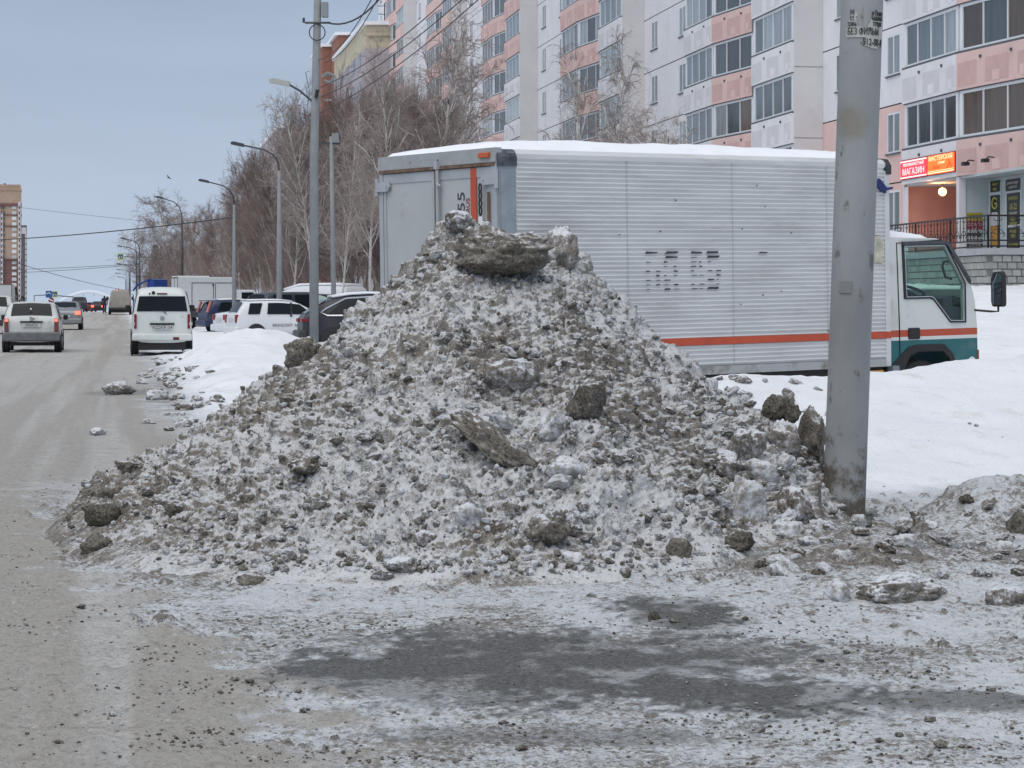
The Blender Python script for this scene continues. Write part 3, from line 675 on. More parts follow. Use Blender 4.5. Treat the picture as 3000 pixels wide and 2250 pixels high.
# faded lettering on the ribs, small scuffs
m = MB(); rr = random.Random(4)
def dab(x0, x1, zc, h):
    m.prism([(x0, zc - h / 2), (x0 + (x1 - x0) * rr.uniform(.85, 1), zc - h / 2 * rr.uniform(.5, 1)), (x1, zc + h / 2 * rr.uniform(.4, 1)), (x0 + (x1 - x0) * rr.uniform(0, .2), zc + h / 2)], 1, -.0215, -.0175)
rows = [1.97 - i * rib for i in range(9)]
for cx, ww in ((1.86, .24), (2.10, .24), (2.47, .2), (2.70, .22)):
    for i, z in enumerate(rows):
        zz = TB + .09 + round((z - TB - .09) / rib) * rib + .018
        if i == 0 or (i in (1, 8) and rr.random() < .6): dab(cx + rr.uniform(-.02, .02), cx + ww * rr.uniform(.65, .85), zz + .004, .026)
        else:
            if rr.random() < .8: dab(cx, cx + rr.uniform(.03, .09), zz, rr.uniform(.006, .02))
            if rr.random() < .65: dab(cx + ww * .55, cx + ww * .55 + rr.uniform(.03, .08), zz, rr.uniform(.006, .02))
dab(3.42, 3.56, 1.97, .02)
for i in range(14): dab(*(lambda x: (x, x + rr.uniform(.01, .03)))(rr.uniform(.8, 5.1)), 1.0 + rr.random() * 1.7, .012)
m.build('faded_lettering', PRINT, TR)
m = MB(); m.prism([(5.09, 1.86), (5.29, 1.84), (5.31, 2.06), (5.24, 2.15), (5.10, 2.14)], 1, -.0225, -.0175); m.build('worn_patch', M('yellowed_patch', (.50, .48, .38), .7, var=.25, vscale=12, dirt=((.3, .3, .27), 9, .55, .62)), TR)
m = MB(); m.prism([(5.16, 2.70), (5.31, 2.62), (5.33, 2.68), (5.22, 2.78)], 1, -.06, -.02); m.tube([(5.31, -.03, 2.66), (5.42, -.05, 2.68)], .016, 6); m.build('side_marker', M('blue_lens', (.01, .02, .12), .4), TR)
m = MB(); m.box(4.98, 5.3, -.0, .03, TB - .12, TB - .04); m.build('side_reflector', AMBER, TR)
# chassis and wheels (mostly behind the bank)
m = MB(); m.box(.1, 6.9, .5, .72, .42, .62); m.box(.1, 6.9, TW - .72, TW - .5, .42, .62); m.box(5.45, 5.62, .1, .5, .35, .68); m.build('chassis', BLACK, TR)
m = MB(); m.prism([(5.46, .40), (5.60, .52), (5.57, .70), (5.47, .70)], 1, .02, .10); m.build('mud_guard', M('grey_mud_guard', (.22, .25, .27), .5), TR)
def wheel(parent, x, y, r, wd, nm='wheel', rim=STEEL):
    s = -1 if y < .5 else 1
    t = MB().tube([(x, y - wd / 2, r), (x, y - wd / 2 * .7, r), (x, y + wd / 2 * .7, r), (x, y + wd / 2, r)], [r * .93, r, r, r * .93], 24).build(nm, TYRE, parent, smooth=True, angle=40)
    MB().tube([(x, y - wd / 2 - .006, r), (x, y + wd / 2 + .006, r)], [r * .6, r * .6], 16).build('rim', rim, t)
    return t
for x in (1.2, 6.05):
    for y in (.28, TW - .28): wheel(TR, x, y, .38, .24)
# cab: outer shell as side plates, roof, nose and back so that the cab is hollow behind its glass
CY0, CY1 = .10, TW - .10
def zl(z, t): return z - .0175 * t
WIN = [(5.74, 2.03), (5.765, 1.468), (6.16, 1.468), (6.23, 1.45), (6.50, 1.19), (6.72, 1.185), (6.72, 1.60), (6.41, 2.04)]
prof = [(5.47, .70), (5.47, 2.03), (5.50, 2.11), (5.6, 2.13), (6.30, 2.12), (6.42, 2.06), (6.86, 1.56), (6.91, 1.40), (6.945, 1.10), (6.95, .55), (6.62, .55), (6.50, .80), (6.38, .90), (5.95, .905), (5.80, .88), (5.62, .70)]
def cab_plate(poly, hole, y, th, mats, name, parent):
    from mathutils.geometry import tessellate_polygon
    loops = [[Vector((a, b, 0)) for a, b in poly]] + ([[Vector((a, b, 0)) for a, b in hole]] if hole else [])
    pts = [p for lp in loops for p in lp]; tr = tessellate_polygon(loops); n = len(pts)
    bm = bmesh.new(); A = [bm.verts.new((p.x, y, p.y)) for p in pts]; B = [bm.verts.new((p.x, y + th, p.y)) for p in pts]
    for a, b, c in tr:
        bm.faces.new((A[a], A[b], A[c])); bm.faces.new((B[c], B[b], B[a]))
    s = 0
    for lp in loops:
        for i in range(len(lp)):
            j = (i + 1) % len(lp); bm.faces.new((A[s + i], A[s + j], B[s + j], B[s + i]))
        s += len(lp)
    bmesh.ops.recalc_face_normals(bm, faces=bm.faces)
    me = bpy.data.meshes.new(name); bm.to_mesh(me); bm.free()
    for q in (mats if isinstance(mats, list) else [mats]): me.materials.append(q)
    return obj(name, me, parent)
CAB = MB()
cab = empty('cab', (0, 0, 0)); cab.parent = TR
def cab_paint():
    m = bpy.data.materials.new('cream_over_teal_paint'); m.use_nodes = True; n = m.node_tree.nodes; l = m.node_tree.links.new; b = n['Principled BSDF']
    t = n.new('ShaderNodeTexCoord'); s = n.new('ShaderNodeSeparateXYZ'); l(t.outputs['Object'], s.inputs[0])
    r = n.new('ShaderNodeValToRGB'); r.color_ramp.interpolation = 'CONSTANT'; e = r.color_ramp.elements
    mr = n.new('ShaderNodeMapRange'); mr.inputs[1].default_value = .5; mr.inputs[2].default_value = 2.5; l(s.outputs['Z'], mr.inputs[0]); l(mr.outputs[0], r.inputs[0])
    P = lambda z: (z - .5) / 2
    e[0].position = 0; e[0].color = (.012, .125, .14, 1); e[1].position = P(.975); e[1].color = (.66, .69, .67, 1)
    q = e.new(P(1.012)); q.color = (.48, .075, .03, 1); q = e.new(P(1.086)); q.color = (.66, .69, .66, 1)
    tn = n.new('ShaderNodeTexNoise'); tn.inputs['Scale'].default_value = 3; tn.inputs['Detail'].default_value = 7; l(t.outputs['Object'], tn.inputs['Vector'])
    mr2 = n.new('ShaderNodeMapRange'); mr2.inputs[1].default_value = .55; mr2.inputs[2].default_value = .8; mr2.inputs[4].default_value = .5; l(tn.outputs['Fac'], mr2.inputs[0])
    mi = n.new('ShaderNodeMix'); mi.data_type = 'RGBA'; l(mr2.outputs[0], mi.inputs[0]); l(r.outputs[0], mi.inputs[6]); mi.inputs[7].default_value = (.25, .25, .24, 1)
    l(mi.outputs[2], b.inputs['Base Color']); b.inputs['Roughness'].default_value = .38; return m
CPT = cab_paint()
for y, th in ((CY0, .05), (CY1 - .05, .05)):
    o = cab_plate(prof, WIN, y, th, CPT, 'cab_side', TR)
    md = o.modifiers.new('b', 'BEVEL'); md.width = .012; md.segments = 2; md.limit_method = 'ANGLE'
bpy.data.objects.remove(cab)
m = MB(); m.prism([(5.47, 2.03), (5.50, 2.11), (5.6, 2.135), (6.30, 2.125), (6.42, 2.065), (6.40, 2.03), (6.28, 2.07), (5.6, 2.075)], 1, CY0 + .02, CY1 - .02); m.build('cab_roof', CPT, TR)
m = MB(); m.box(5.47, 5.51, CY0 + .05, CY1 - .05, .70, 1.30); m.box(5.47, 5.51, CY0 + .05, .5, 1.3, 2.05); m.box(5.47, 5.51, CY1 - .5, CY1 - .05, 1.3, 2.05); m.box(5.47, 5.51, .5, CY1 - .5, 1.85, 2.05); m.build('cab_back', CPT, TR)
m = MB(); m.prism([(6.86, 1.56), (6.91, 1.40), (6.945, 1.10), (6.95, .55), (6.90, .55), (6.89, 1.1), (6.86, 1.38), (6.82, 1.54)], 1, CY0 + .05, CY1 - .05); m.build('cab_nose', CPT, TR)
m = MB(); m.add([(6.415, CY0 + .05, 2.055), (6.415, CY1 - .05, 2.055), (6.855, CY1 - .05, 1.555), (6.855, CY0 + .05, 1.555)], [(0, 1, 2, 3)]); m.build('windscreen', CABGLASS, TR)
def wring(poly, grow, y, th, mat, name):
    c = Vector((sum(p[0] for p in poly) / len(poly), sum(p[1] for p in poly) / len(poly)))
    outp = []
    n = len(poly)
    for i in range(n):
        p = Vector(poly[i]); a = Vector(poly[i - 1]); b = Vector(poly[(i + 1) % n]); e1 = (p - a).normalized(); e2 = (b - p).normalized()
        nn = Vector((e1.y, -e1.x)) + Vector((e2.y, -e2.x)); nn.normalize(); nn *= grow / max(.5, nn.dot(Vector((e1.y, -e1.x))))
        q = p + nn if (p + nn - c).length > (p - nn - c).length else p - nn
        outp.append((q.x, q.y))
    return cab_plate(outp, poly, y, th, mat, name, TR)
for y, nm in ((CY0 - .014, 'window_seal'), (CY1, 'window_seal')): wring(WIN, .028, y, .014, BLACK, nm)
wring([(a + (.012 if a < 6.2 else -.012), b) for a, b in WIN], .008, CY0 - .018, .004, M('chrome_trim', (.6, .62, .64), .3, .8), 'window_trim')
for y in (CY0 + .012, CY1 - .02): MB().add([(a, y, b) for a, b in WIN], [tuple(range(len(WIN)))]).build('side_window', CABGLASS, TR)
m = MB(); m.prism([(5.72, 2.045), (6.40, 2.06), (6.44, 2.03), (6.80, 1.60), (6.82, 1.64), (6.46, 2.085), (6.38, 2.10), (5.70, 2.085)], 1, CY0 - .035, CY0 - .015); m.build('rain_visor', M('smoke_visor', (.06, .062, .07), .25), TR)
m = MB(); m.tube([(5.665, CY0 - .003, .72), (5.66, CY0 - .003, 1.2), (5.63, CY0 - .003, 2.07), (6.35, CY0 - .003, 2.105)], .007, 5); m.build('door_gap', BLACK, TR)
box('door_handle', BLACK, TR, 5.80, 5.985, CY0 - .02, CY0 + .01, .985, 1.115, .03)
m = MB(); m.prism([(5.51, .69), (5.80, .90), (5.95, .925), (6.38, .92), (6.52, .81), (6.66, .54), (6.58, .54), (6.46, .76), (6.36, .84), (5.95, .845), (5.82, .80), (5.66, .54), (5.51, .54)], 1, CY0 - .012, CY0 + .03); m.build('wheel_arch', BLACK, TR)
# inside: dashboard, steering wheel, inner mirror handle
m = MB(); m.prism([(6.42, 1.10), (6.45, 1.44), (6.60, 1.47), (6.75, 1.44), (6.85, 1.35), (6.85, 1.0)], 1, CY0 + .06, CY1 - .06); m.build('dashboard', DARK, TR)
m = MB(); c = Vector((6.20, .50, 1.53)); e1 = Vector((0, 1, 0)); e2 = Vector((math.cos(.35), 0, math.sin(.35) * -1)); m.tube([c + (e1 * math.cos(a) + e2 * math.sin(a)) * .21 for a in [i * math.pi / 12 for i in range(25)]], .017, 6); m.tube([c - e2 * .2, c + e2 * .2], .018, 6); m.tube([c, c + Vector((.3, 0, -.3))], .03, 6); m.build('steering_wheel', BLACK, TR)
m = MB(); m.tube([(6.58, CY0 + .09, 1.86), (6.50, CY0 + .09, 1.86), (6.47, CY0 + .09, 1.80), (6.52, CY0 + .09, 1.68), (6.62, CY0 + .09, 1.66)], .016, 6); m.build('grab_handle', BLACK, TR)
m = MB(); m.box(5.53, 5.72, CY0 + .12, CY1 - .12, .95, 1.42); m.build('seat_back', DARK, TR)
m = MB(); m.disc((6.845, CY0 - .004, .70), (0, 1, 0), .062, .006, 20); stick = m.build('round_sticker', WHITE, TR)
text('sticker_letters', 'RUS', .055, PRINT, stick, frame_mat((6.845, CY0 - .009, .705), (1, 0, 0), (0, 0, 1)))
box('indicator', M('red_brown_lens', (.23, .07, .04), .4), TR, 6.92, 6.975, CY0 + .0, CY0 + .06, .55, .84, .008)
m = MB(); m.tube([(6.90, CY0 + .05, 1.30), (6.96, CY0 - .20, 1.28), (7.0, CY0 - .27, 1.28), (7.0, CY0 - .28, 1.46)], .014, 6); m.build('mirror_arm', BLACK, TR)
m = MB(); m.prism([(-.10, 1.34), (.08, 1.34), (.10, 1.40), (.10, 1.68), (.07, 1.76), (-.08, 1.77), (-.11, 1.72), (-.11, 1.38)], 0, 0, .07); mo = m.build('side_mirror', BLACK, TR); mo.location = (6.96, CY0 - .28, .06); mo.scale = (1, .9, .95)
md = mo.modifiers.new('b', 'BEVEL'); md.width = .02; md.segments = 2
m = MB(); m.prism([(-.08, 1.37), (.07, 1.37), (.08, 1.70), (.05, 1.74), (-.07, 1.74), (-.09, 1.70)], 0, -.004, -.002); g = m.build('mirror_glass', M('mirror_silver', (.75, .77, .8), .03, 1.0), mo)
m = MB(); m.tube([(6.86, CY0 + .02, 1.52), (6.90, CY0 + .02, 1.42)], .01, 5); m.build('wiper', BLACK, TR)
# snow lying on box roof and cab roof
def snowcap(name, x0, x1, y0, y1, z, h, label, edge=.25):
    nx, ny = 60, 24; xs = np.linspace(x0, x1, nx); ys = np.linspace(y0, y1, ny); X, Y = np.meshgrid(xs, ys)
    e = np.minimum(np.minimum(X - x0, x1 - X), np.minimum(Y - y0, y1 - Y)); k = np.sqrt(np.clip(e / edge, 0, 1))
    Z = z + h * k * (.8 + .35 * (fbm(X * 1.2, Y * 1.5, 501, 3))) + .02 * (fbm(X * 6, Y * 6, 502, 2) - .5) * k
    Z = np.where(e <= 1e-6, z - .005, Z)
    me = grid_mesh(name, X, Y, Z, CLEANSNOW, {}); o = obj(name, me, None, label, 'snow')
    o.matrix_world = Matrix.Translation((TX, TY, 0)) @ Matrix.Rotation(TA, 4, 'Z') @ Matrix.Rotation(-math.radians(1), 4, 'Y'); return o
snowcap('roof_snow', -.01, TL - .03, .05, TW - .02, TT + .003, .165, 'thick white snow layer on the silver truck box roof', .95)
snowcap('cab_snow', 5.46, 6.25, CY0 + .08, CY1 - .08, 2.128, .085, 'small white snow pad on the truck cab roof', .3)

# ------------------------------------------------------------------ near lamp post
def concrete_pole_mat():
    m = M('worn_grey_post', (.29, .30, .308), .65, 0, var=.22, vscale=2.2, bump=.003, bscale=40, stretch=(1, 1, .45), dirt=((.12, .115, .105), 7, .615, .68))
    n = m.node_tree.nodes; l = m.node_tree.links.new; b = n['Principled BSDF']; prev = b.inputs['Base Color'].links[0].from_socket
    t = n.new('ShaderNodeTexCoord'); s = n.new('ShaderNodeSeparateXYZ'); l(t.outputs['Object'], s.inputs[0])
    tn = n.new('ShaderNodeTexNoise'); tn.inputs['Scale'].default_value = 5; tn.inputs['Detail'].default_value = 8; tn.inputs['Roughness'].default_value = .7; l(t.outputs['Object'], tn.inputs['Vector'])
    a = n.new('ShaderNodeMapRange'); a.inputs[1].default_value = .15; a.inputs[2].default_value = 1.0; a.inputs[3].default_value = .15; a.inputs[4].default_value = -.16; l(s.outputs['Z'], a.inputs[0])
    ad = n.new('ShaderNodeMath'); l(tn.outputs['Fac'], ad.inputs[0]); l(a.outputs[0], ad.inputs[1])
    r = n.new('ShaderNodeMapRange'); r.inputs[1].default_value = .50; r.inputs[2].default_value = .62; l(ad.outputs[0], r.inputs[0])
    mi = n.new('ShaderNodeMix'); mi.data_type = 'RGBA'; l(r.outputs[0], mi.inputs[0]); l(prev, mi.inputs[6]); mi.inputs[7].default_value = (.10, .088, .07, 1)
    # yellow-brown rust stain
    sp = n.new('ShaderNodeVectorMath'); sp.operation = 'DISTANCE'; sp.inputs[1].default_value = (-.07, -.12, 2.72); sc = n.new('ShaderNodeMapping'); sc.inputs['Scale'].default_value = (1, .3, 1.6); sc.inputs['Location'].default_value = (0, -.085, -1.63)
    l(t.outputs['Object'], sp.inputs[0])
    q = n.new('ShaderNodeMath'); q.operation = 'ADD'; l(sp.outputs['Value'], q.inputs[0]); 
    k2 = n.new('ShaderNodeMath'); k2.operation = 'MULTIPLY'; k2.inputs[1].default_value = .22; l(tn.outputs['Fac'], k2.inputs[0]); l(k2.outputs[0], q.inputs[1])
    r2 = n.new('ShaderNodeMapRange'); r2.inputs[1].default_value = .25; r2.inputs[2].default_value = .17; r2.inputs[4].default_value = .55; l(q.outputs[0], r2.inputs[0])
    mi2 = n.new('ShaderNodeMix'); mi2.data_type = 'RGBA'; l(r2.outputs[0], mi2.inputs[0]); l(mi.outputs[2], mi2.inputs[6]); mi2.inputs[7].default_value = (.20, .17, .11, 1)
    l(mi2.outputs[2], b.inputs['Base Color']); return m
PY = 15.8; pb = px(2470, 1510, PY); PR = .139
POST = empty('lamp_post', (pb.x, PY, -.05), 0, 'thick leaning grey post in the right foreground with torn paper notice', 'lamp post')
POST.rotation_euler = (0, math.radians(2.05), 0)
PM = concrete_pole_mat()
m = MB(); m.tube([(0, 0, z) for z in (0, .35, 1.5, 3, 5, 8.5)], [PR * 1.01, PR, PR * .99, PR * 1.0, PR * .99, PR * .8], 40); m.build('post_shaft', PM, POST, smooth=True, angle=50)
m = MB(); m.tube([(0, 0, 8.3), (-.3, 0, 8.9), (-1.2, 0, 9.2), (-1.8, 0, 9.25)], [.05, .045, .04, .04], 10); m.build('lamp_arm', ALU2, POST, smooth=True)
m = MB(); m.prism([(-1.75, 9.16), (-1.75, 9.3), (-2.3, 9.32), (-2.5, 9.24), (-2.3, 9.18)], 1, -.12, .12); m.build('lamp_head', ALU2, POST)
PAPER = M('old_paper', (.48, .48, .45), .8, var=.12, vscale=14)
def post_patch(name, a0, a1, z0, z1, mat, ragged, seed, lift=.004, parent=POST):
    """sheet pasted round the post, torn at its edges; angle 0 faces the camera"""
    na, nz = 36, 24; bm = bmesh.new(); rr = random.Random(seed); V = {}
    for i in range(na + 1):
        for j in range(nz + 1):
            a = a0 + (a1 - a0) * i / na; z = z0 + (z1 - z0) * j / nz
            V[i, j] = bm.verts.new((math.sin(a) * (PR + lift), -math.cos(a) * (PR + lift), z))
    for i in range(na):
        for j in range(nz):
            if ragged((i + .5) / na, (j + .5) / nz): bm.faces.new((V[i, j], V[i + 1, j], V[i + 1, j + 1], V[i, j + 1]))
    bmesh.ops.delete(bm, geom=[v for v in bm.verts if not v.link_faces], context='VERTS')
    r = bmesh.ops.extrude_face_region(bm, geom=list(bm.faces)); 
    for v in [g for g in r['geom'] if isinstance(g, bmesh.types.BMVert)]: v.co.x *= 1 + .0015 / PR; v.co.y *= 1 + .0015 / PR
    bmesh.ops.recalc_face_normals(bm, faces=bm.faces); me = bpy.data.meshes.new(name); bm.to_mesh(me); bm.free(); me.materials.append(mat)
    return obj(name, me, parent)
def zpost(y): return CH + (HZ - y) * PY / F + .05
def nz_(u, v, s): return float(vn(np.array([u * 9.]), np.array([v * 7.]), s)[0])
lo = post_patch('paper_notice', -.95, 1.15, zpost(146), zpost(85), PAPER, lambda u, v: (v > .52 or u > .42 + .2 * nz_(v, u, 3)) and u > .10 * nz_(v, 2, 5) and not (v > .78 and .42 < u < .62) and not (v < .12 and u > .8), 1)
up1 = post_patch('paper_notice', .12, 1.2, zpost(86), zpost(38), PAPER, lambda u, v: u > .28 * v * (nz_(v, 1, 8) + .5) and nz_(u * .6, v * 1.2, 11) > .16, 2)
up2 = post_patch('paper_notice', -.85, -.32, zpost(86), zpost(40), PAPER, lambda u, v: nz_(u, v * 1.4, 15) > .34 and u > v * .5, 3)
def bendf(z, ac=0.0, lift=.008):
    def f(c):
        a = ac + c.x / PR; r = PR + lift + c.z; return Vector((math.sin(a) * r, -math.cos(a) * r, z + c.y))
    return f
text('print', 'БЕЗ ФИЛЬМ', .062, PRINT, lo, None, bend=bendf(zpost(99), -.02), sx=.58)
text('print', '-512-88-8', .066, PRINT, lo, None, bend=bendf(zpost(129), .42), sx=.62)
for i, (y, s) in enumerate(((44, 'и Выве'), (58, 'машин'), (74, 'тотип'))): text('print', s, .05, PRINT, up1, None, bend=bendf(zpost(y), .66), sx=.55)
for i, (y, s) in enumerate(((44, 'Уб'), (60, 'ст'), (76, 'тран'))): text('print', s, .05, PRINT, up2, None, bend=bendf(zpost(y), -.58), sx=.55)
post_patch('paper_scrap', -.75, -.15, zpost(860), zpost(825), M('grey_scrap', (.22, .225, .23), .8, var=.1), lambda u, v: True, 4)
# ------------------------------------------------------------------ the long apartment block
PANEL = M('white_panel', (.76, .755, .78), .85, var=.05, vscale=.6, dirt=((.64, .635, .65), 1.1, .55, .85), bump=.004, bscale=25)
ENDW = M('grey_end_panel', (.64, .625, .63), .85, var=.05, vscale=.5, dirt=((.56, .54, .54), .9, .55, .8))
PINK = M('pink_panel', (.72, .515, .48), .85, var=.06, vscale=.8, dirt=((.64, .45, .42), 1.5, .55, .8))
PINK2 = M('dark_pink_inlay', (.63, .42, .39), .85, var=.06, vscale=2)
GREY2 = M('grey_inlay', (.65, .645, .66), .85, var=.05, vscale=2)
SEAM = M('tarred_seam', (.045, .042, .045), .9)
FRAME = M('white_window_frame', (.76, .79, .82), .5)
SILL_SHADE = M('sill_and_shadow_line', (.10, .105, .115), .6, .1)  # sill metal, darkened to paint shadow lines below and above the glazing
def pane_mat(name, col, rand):
    m = M(name, col, .08, 0, .8, rand=rand, var=.25, vscale=1.3, stretch=(3, 3, .4)); return m
PANES = [pane_mat('blue_grey_pane', (.10, .13, .15), .5), pane_mat('dark_pane', (.045, .055, .06), .5), pane_mat('curtained_pane', (.26, .30, .32), .3), pane_mat('brown_room_pane', (.085, .055, .035), .4)]
AP0 = st(57, 26.7)
def street_root(name, u, v, z, label, cat, group=None):
    p = st(u, v, z); return empty(name, (p.x, p.y, z), SA, label, cat, group)
AP = street_root('apartment_block', 57, 26.7, 0, 'long white and pink panel apartment block with glazed balconies', 'apartment block')
MODY = 31.4; ZO = [0, -.55, -1.27, -1.3, -1.35, -1.4]
SEGS = [((0, -1.1), (6.0, -1.05), 0, 4), ((6.0, -1.05), (10.1, .08), 1, 1), ((10.1, .08), (15.0, -.45), 1, 3), ((15.0, -.45), (20.3, -.45), 0, 4)]
ra = random.Random(21)
def to_px(x, y, z):                       # block frame -> photo pixel, to skip what lies out of the picture
    p = AP.matrix_world @ Vector((x, y, z)) if False else st(57 + y, 26.7 + x, z); return 1500 + F * p.x / p.y, HZ - F * (p.z - CH) / p.y
panes = 0
def glazing(a, b, z0, z1, n, kind, detail):
    """a balcony glazing: frame with sill and painted shadow strips, panes as sub-parts"""
    global panes
    A = Vector((a[1], a[0])); B = Vector((b[1], b[0])); d = (B - A); Ln = d.length; d.normalize(); nn = Vector((d.y, -d.x))   # outward (street side)
    if nn.x > 0: nn = -nn
    def P(t, o, z): q = A + d * t + nn * o; return (q.x, q.y, z)
    m = MB(); t = .055
    def bar(t0, t1, o0, o1, za, zb, mi=0): m.hexa([P(t0, o0, za), P(t1, o0, za), P(t1, o1, za), P(t0, o1, za), P(t0, o0, zb), P(t1, o0, zb), P(t1, o1, zb), P(t0, o1, zb)], mi)
    bar(.05, Ln - .05, -.05, .02, z0 + .02, z0 + .10); bar(.05, Ln - .05, -.05, .02, z1 - .12, z1 - .03)
    bar(.0, Ln, -.08, .10, z0 - .05, z0 + .018, 1); bar(0.0, Ln, -.08, .06, z1 - .028, z1 + .0, 1)  # dark strips under and over the panes, shadow put into their colour
    xs = [.05 + (Ln - .1) * i / n for i in range(n + 1)]
    wide = .22 if n >= 3 else .1
    for i, x in enumerate(xs):
        w_ = wide if i in (0, n) else t
        x0 = x if i == 0 else (x - w_ if i == n else x - w_ / 2); bar(x0, x0 + w_, -.05, .022, z0 + .102, z1 - .122)
    fo = m.build('window', [FRAME, SILL_SHADE], AP)
    pm = PANES[kind if ra.random() < .75 else ra.randrange(3)]
    if detail:
        for i in range(n):
            q = MB(); za, zb = z0 + .10, z1 - .12; q.add([P(xs[i], -.02, za), P(xs[i + 1], -.02, za), P(xs[i + 1], -.02, zb), P(xs[i], -.02, zb)], [(0, 1, 2, 3)]); q.build('pane', pm if ra.random() < .8 else PANES[ra.randrange(3)], fo); panes += 1
    else:
        q = MB(); q.add([P(xs[0], -.02, z0 + .1), P(xs[-1], -.02, z0 + .1), P(xs[-1], -.02, z1 - .12), P(xs[0], -.02, z1 - .12)], [(0, 1, 2, 3)]); q.build('pane', pm, fo)
for kb in range(6):
    y0 = kb * MODY; zo = ZO[kb]
    # core of the bay and of the flat wall between the bays
    m = MB()
    m.prism([(.02, y0 + .02), (-1.0, y0 + .02), (-.93, y0 + 5.95), (.2, y0 + 10.15), (-.32, y0 + 15.0), (-.32, y0 + 20.28), (.02, y0 + 20.28), (6, y0 + 20.2), (6, y0 + .02)], 2, (5.58 if kb == 0 else 0), 34.5); m.build('bay_core', PANES[1], AP)
    m = MB(); m.box(.035, 6, y0 + 20.28, y0 + MODY, 0, 34.5); m.build('wall_core', SEAM, AP)
    for i in range(-2, 11):
        zs = 6.76 + 2.72 * i + zo
        if zs + 1.8 < 1 or zs > 33: continue
        if kb == 0 and i < 0: pass
        ylo = to_px(-1, y0 + 20, zs + 1.6)[1]
        if ylo < -420 and to_px(-1, y0, zs - 1.2)[1] < -60: continue
        # bay storey
        if not (kb == 0 and i < 0):
            for (a, b, c, n) in SEGS:
                A = (a[1], y0 + a[0]); B = (b[1], y0 + b[0]); pinkrow = (c == 1) or (kb >= 3 and a[0] == 0 and i >= 5) or (kb >= 3 and a[0] == 15.0 and i >= 3) or (kb == 2 and a[0] == 15.0 and i >= 4)
                m = MB(); m.wallbox(A, B, .13, zs - 1.2 if not (kb == 0 and i == 0) else 5.58, zs - .052, 0)
                po = m.build('parapet', PINK if pinkrow else PANEL, AP)
                # shallow inlay pattern of the precast parapet
                if kb < 4 and n > 1:
                    d = Vector(B) - Vector(A); Ln = d.length; d.normalize(); m = MB()
                    for (f0, f1, h0, h1) in ((.02, .17, .12, .82), (.29, .60, .08, .85), (.72, .98, .08, .84)):
                        p0 = Vector(A) + d * Ln * f0; p1 = Vector(A) + d * Ln * f1
                        m.wallbox(p0[:], p1[:], .02, zs - 1.17 + h0, zs - 1.2 + h1, 0, .118)
                    for f0, f1 in ((.40, .5), (.08, .14)):
                        p0 = Vector(A) + d * Ln * f0; p1 = Vector(A) + d * Ln * f1; m.wallbox(p0[:], p1[:], .02, zs - 1.1, zs - .78, 1, .126)
                    m.build('inlay', [PINK2 if pinkrow else GREY2, PINK if pinkrow else PANEL], po)
                    if kb < 2:
                        m = MB()
                        for f in (.24, .65): 
                            p0 = Vector(A) + d * Ln * f; m.wallbox(p0[:], (p0 + d * .09)[:], .05, zs - .33, zs - .24, 0, .13)
                        m.build('drain_spout', SILL_SHADE, po)
                kind = (3 if ra.random() < .35 else 1) if (c == 1) else ra.choice([0, 0, 2, 1])
                if kb == 0 and c == 1: kind = 3
                glazing((y0 + a[0], a[1] - .02), (y0 + b[0], b[1] - .02), zs, zs + 1.52, n, kind, kb <= 2)
        # near end wall of the bay, one slab a storey
        if kb > 0:
            m = MB(); m.box(-1.13, -.004, y0 - .10, y0 + .02, zs - 1.0, zs + 1.705); m.build('end_panel', ENDW, AP)
            m = MB(); m.box(-1.14, -.0, y0 - .108, y0 - .09, zs + 1.706, zs + 1.722); m.build('seam', SEAM if kb == 1 else GREY2, AP)
        # flat wall: two panels a storey with a small window each
        for j, (pa, pb_) in enumerate(((20.3, 25.9), (25.93, MODY - .1))):
            pk = i <= 0 and kb == 0 or i <= -1
            m = MB(); wc = pa + (2.6 if j == 0 else 3.0); ww, wh = .72, 1.42; wz = zs + .05
            ya, yb = y0 + pa, y0 + pb_; zb, zt = zs - .97, zs + 1.70
            m.box(0, .08, ya, y0 + wc - ww, zb, zt); m.box(0, .08, y0 + wc + ww, yb, zb, zt); m.box(0, .08, y0 + wc - ww, y0 + wc + ww, zb, wz); m.box(0, .08, y0 + wc - ww, y0 + wc + ww, wz + wh, zt)
            m.build('wall_panel', PINK if pk else PANEL, AP)
            m = MB(); a, b = y0 + wc - ww, y0 + wc + ww
            m.box(.004, .05, a, a + .08, wz, wz + wh); m.box(.004, .05, b - .08, b, wz, wz + wh); m.box(.004, .05, a + .08, b - .08, wz, wz + .07); m.box(.004, .05, a + .08, b - .08, wz + wh - .07, wz + wh); m.box(.004, .05, (a + b) / 2 - .04, (a + b) / 2 + .04, wz + .07, wz + wh - .07)
            m.box(-.06, .03, a - .05, b + .05, wz - .05, wz, 1)
            fo = m.build('window', [FRAME, SILL_SHADE], AP)
            MB().add([(.03, a, wz), (.03, b, wz), (.03, b, wz + wh), (.03, a, wz + wh)], [(0, 1, 2, 3)]).build('pane', PANES[ra.choice([0, 2, 2])], fo)
m = MB(); m.box(-.6, 6.3, 0, 6 * MODY, 34.5, 35); m.build('roof', GREY2, AP)
